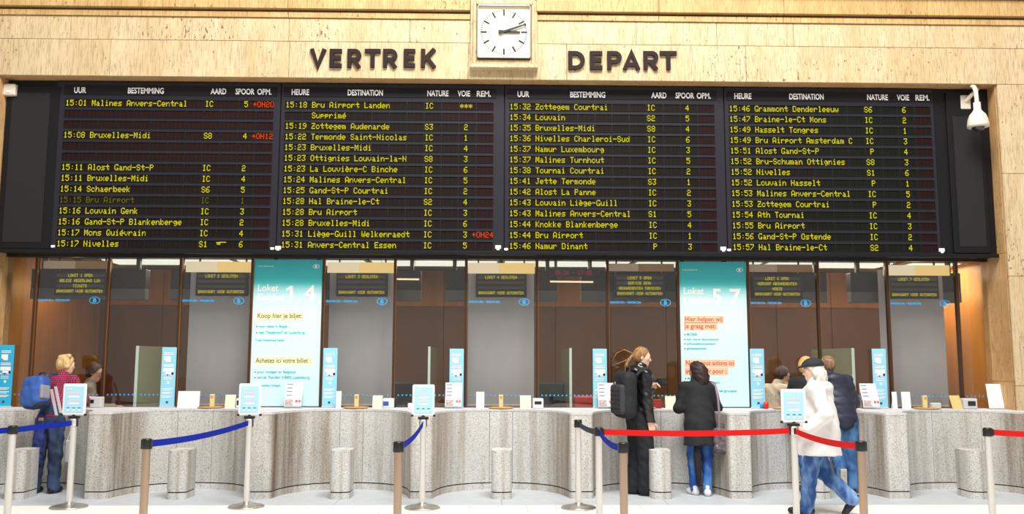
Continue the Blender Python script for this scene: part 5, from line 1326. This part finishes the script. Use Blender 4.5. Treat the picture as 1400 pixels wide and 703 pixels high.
clerk('clerk in a beige shirt and glasses with a hand on the chin behind the glass', 1069, 499, .62, -1.2, mat('beige_shirt', srgb('d2cabb'), .85, noise=(25, .92, 1.05)), HD, SK, True)

# 6 blond person beside the man in the cap, mostly hidden
f6 = fl(1098, 675)
J = skeleton(1.58, (0, .10), ankL=(-.07, .04, .08), kneeL=(-.08, .05, .45), ankR=(.08, .12, .08), kneeR=(.08, .12, .45))
J['toeL'] = v3(-.8, .6, 0); J['face'] = v3(.35, .9, -.2)
for sd, q in (('L', -1), ('R', 1)): J['el'+sd] = J['sh'+sd]+v3(q*.06, .08, -.25); J['wr'+sd] = J['el'+sd]+v3(-q*.06, .2, .03); J['nrm'+sd] = v3(0, 0, 1)
hr = hair_cap(J, .022, -.07)
p6 = person('person', 'ginger-blond person in a black jacket partly hidden behind the man in the cap', (f6[0]+.12, f6[1]-.01, 0), -.1, J, SK2,
   [('jacket', collar(jacket(J, .80, body=(.16, .155, .165)), J, .08, .04), BLK, .012), ('trousers', trousers(J, (.1, .078, .06)), DENB, .012), ('hair', hr, HO, .008), ('shoe', shoes(J, 'L'), SHOE, .008), ('sole', sole(J, 'L'), SHOEW, .006), ('shoe', shoes(J, 'R'), SHOE, .008), ('sole', sole(J, 'R'), SHOEW, .006)])

# 7 man in the navy puffer jacket, one foot up on its toes
f8 = fl(1157, 674)
J = skeleton(1.60, (-.09, .18), kneeR=(.09, .03, .46), ankR=(.07, -.02, .08), kneeL=(-.06, .06, .45), ankL=(-.08, -.10, .235))
J['hipL'] = v3(-.085, .02, .82); J['hipR'] = v3(.085, .02, .82)
J['toeR'] = v3(.25, 1, 0); J['toeL'] = v3(.05, .18, -1); J['soleL'] = v3(0, -1, -.1)
for sd, q in (('L', -1), ('R', 1)): J['el'+sd] = J['sh'+sd]+v3(q*.09, .03, -.25); J['wr'+sd] = J['el'+sd]+v3(-q*.08, .22, .02); J['nrm'+sd] = v3(0, 0, 1)
J['face'] = v3(-.45, .85, -.15)
NAV = mat('navy_puffer', srgb('23283c'), .55, noise=(10, .8, 1.25))
jk = jacket(J, .70, arm=(.094, .084, .064), body=(.185, .19, .19), sh=.095, wr=.0, flatk=1.25)
jk.ell(J['neck']+v3(.02, -.085, -.02), (.13, .085, .08), None, .03); jk.wrinkle(.003, 40); jk.bands = (.006, 62); collar(jk, J, .075, .03)
hr = hair_cap(J, .008, -.03)
p8 = person('person', 'short-haired man in a navy puffer jacket and blue jeans with one foot on its toes', (f8[0]-.0, f8[1]-.0, 0), -.04, J, SK2,
   [('puffer_jacket', jk, NAV, .011), ('trousers', trousers(J, (.108, .088, .076)), DENM, .012), ('hair', hr, HBS, .007), ('shoe', shoes(J, 'R'), SHOE, .008), ('shoe', shoes(J, 'L'), mat('grey_shoe', srgb('6d665e'), .7), .008), ('sole', sole(J, 'L'), GREYW, .006)])

# 8 walking man in white with the black cap
fa, fb = fl(1108, 706), fl(1140, 698)
root = (fl(1123, 704)[0], fl(1123, 704)[1], 0)
J = skeleton(1.55, (-.02, .01), hipL=(-.085, .0, .80), hipR=(.085, .0, .80), kneeL=(-.075, .09, .44), ankL=(-.06, .13, .08), kneeR=(.085, -.01, .43), ankR=(.075, -.29, .17))
J['toeR'] = v3(0, .62, -.72); J['soleR'] = v3(0, -.72, -.62); J['toeL'] = v3(0, 1, .0)
J['elL'] = J['shL']+v3(-.06, -.09, -.24); J['wrL'] = J['elL']+v3(-.01, .18, -.15); J['elR'] = J['shR']+v3(.07, .03, -.26); J['wrR'] = J['elR']+v3(.0, .14, -.2); J['nrmL'] = v3(-1, 0, .2)
J['nrmR'] = v3(1, 0, .2); J['face'] = v3(-.12, 1, -.08); J['curlR'] = .7
WJ = mat('white_jacket', srgb('e6e2e3'), .8, noise=(6, .95, 1.03))
jk = collar(jacket(J, .60, arm=(.090, .086, .062), body=(.195, .21, .225), flare=(.57, .24, 0, -.0), sh=.10, wr=.004, fr=34, flatk=1.02), J, .085, .04)
jk.ell(J['neck']+v3(0, -.09, -.03), (.13, .08, .07), None, .04)
r_, f_, u_ = head_frame(J); hc = J['head']
hr = hair_cap(J, .02, -.06)
for i in range(16):
    a = PI*(i/15); q = hc-f_*(.03+.075*math.sin(a))+r_*.085*math.cos(a)-u_*(.03+.03*(i % 3)); hr.ell(q, (.035, .035, .04), None, .02)
cap = Field().ell(hc+u_*.058-f_*.01, (.092, .112, .078), [r_, f_, u_], .02).cut(-u_, hc+u_*.045)
cap.box(hc+u_*.052+f_*.105, (.058, .055, .010), .009, [r_, unit(f_-u_*.25), unit(u_+f_*.25)], .02)
p7 = person('person', 'white-haired man in a white jacket, black cap and faded jeans, walking past the sign stand', root, 1.15, J, SK2,
   [('jacket', jk, WJ, .011), ('trousers', trousers(J, (.112, .09, .078), wr=.006), DENW, .011), ('hair', hr, HW, .008), ('cap', cap, mat('black_cap', srgb('22272a'), .8), .006), ('shoe', shoes(J, 'L', .25), SHOE, .008), ('shoe', shoes(J, 'R', .25), SHOE, .008)])

# lettering becomes plain mesh, fitted to its measured width
bpy.context.view_layer.update()
dg = bpy.context.evaluated_depsgraph_get()
for o, wd in FIT:
    cu = o.data; me = bpy.data.meshes.new_from_object(o.evaluated_get(dg)); nm = o.name.split('.')[0]
    co_ = np.empty(len(me.vertices)*3, np.float32); me.vertices.foreach_get('co', co_); co_ = co_.reshape(-1, 3)
    if wd and len(co_): co_[:, 0] *= wd/max(1e-6, float(co_[:, 0].max()-co_[:, 0].min())); me.vertices.foreach_set('co', co_.ravel()); me.update()
    n_ = link(nm, me, o.parent, o.location, o.rotation_euler)
    bpy.data.objects.remove(o); n_.name = nm
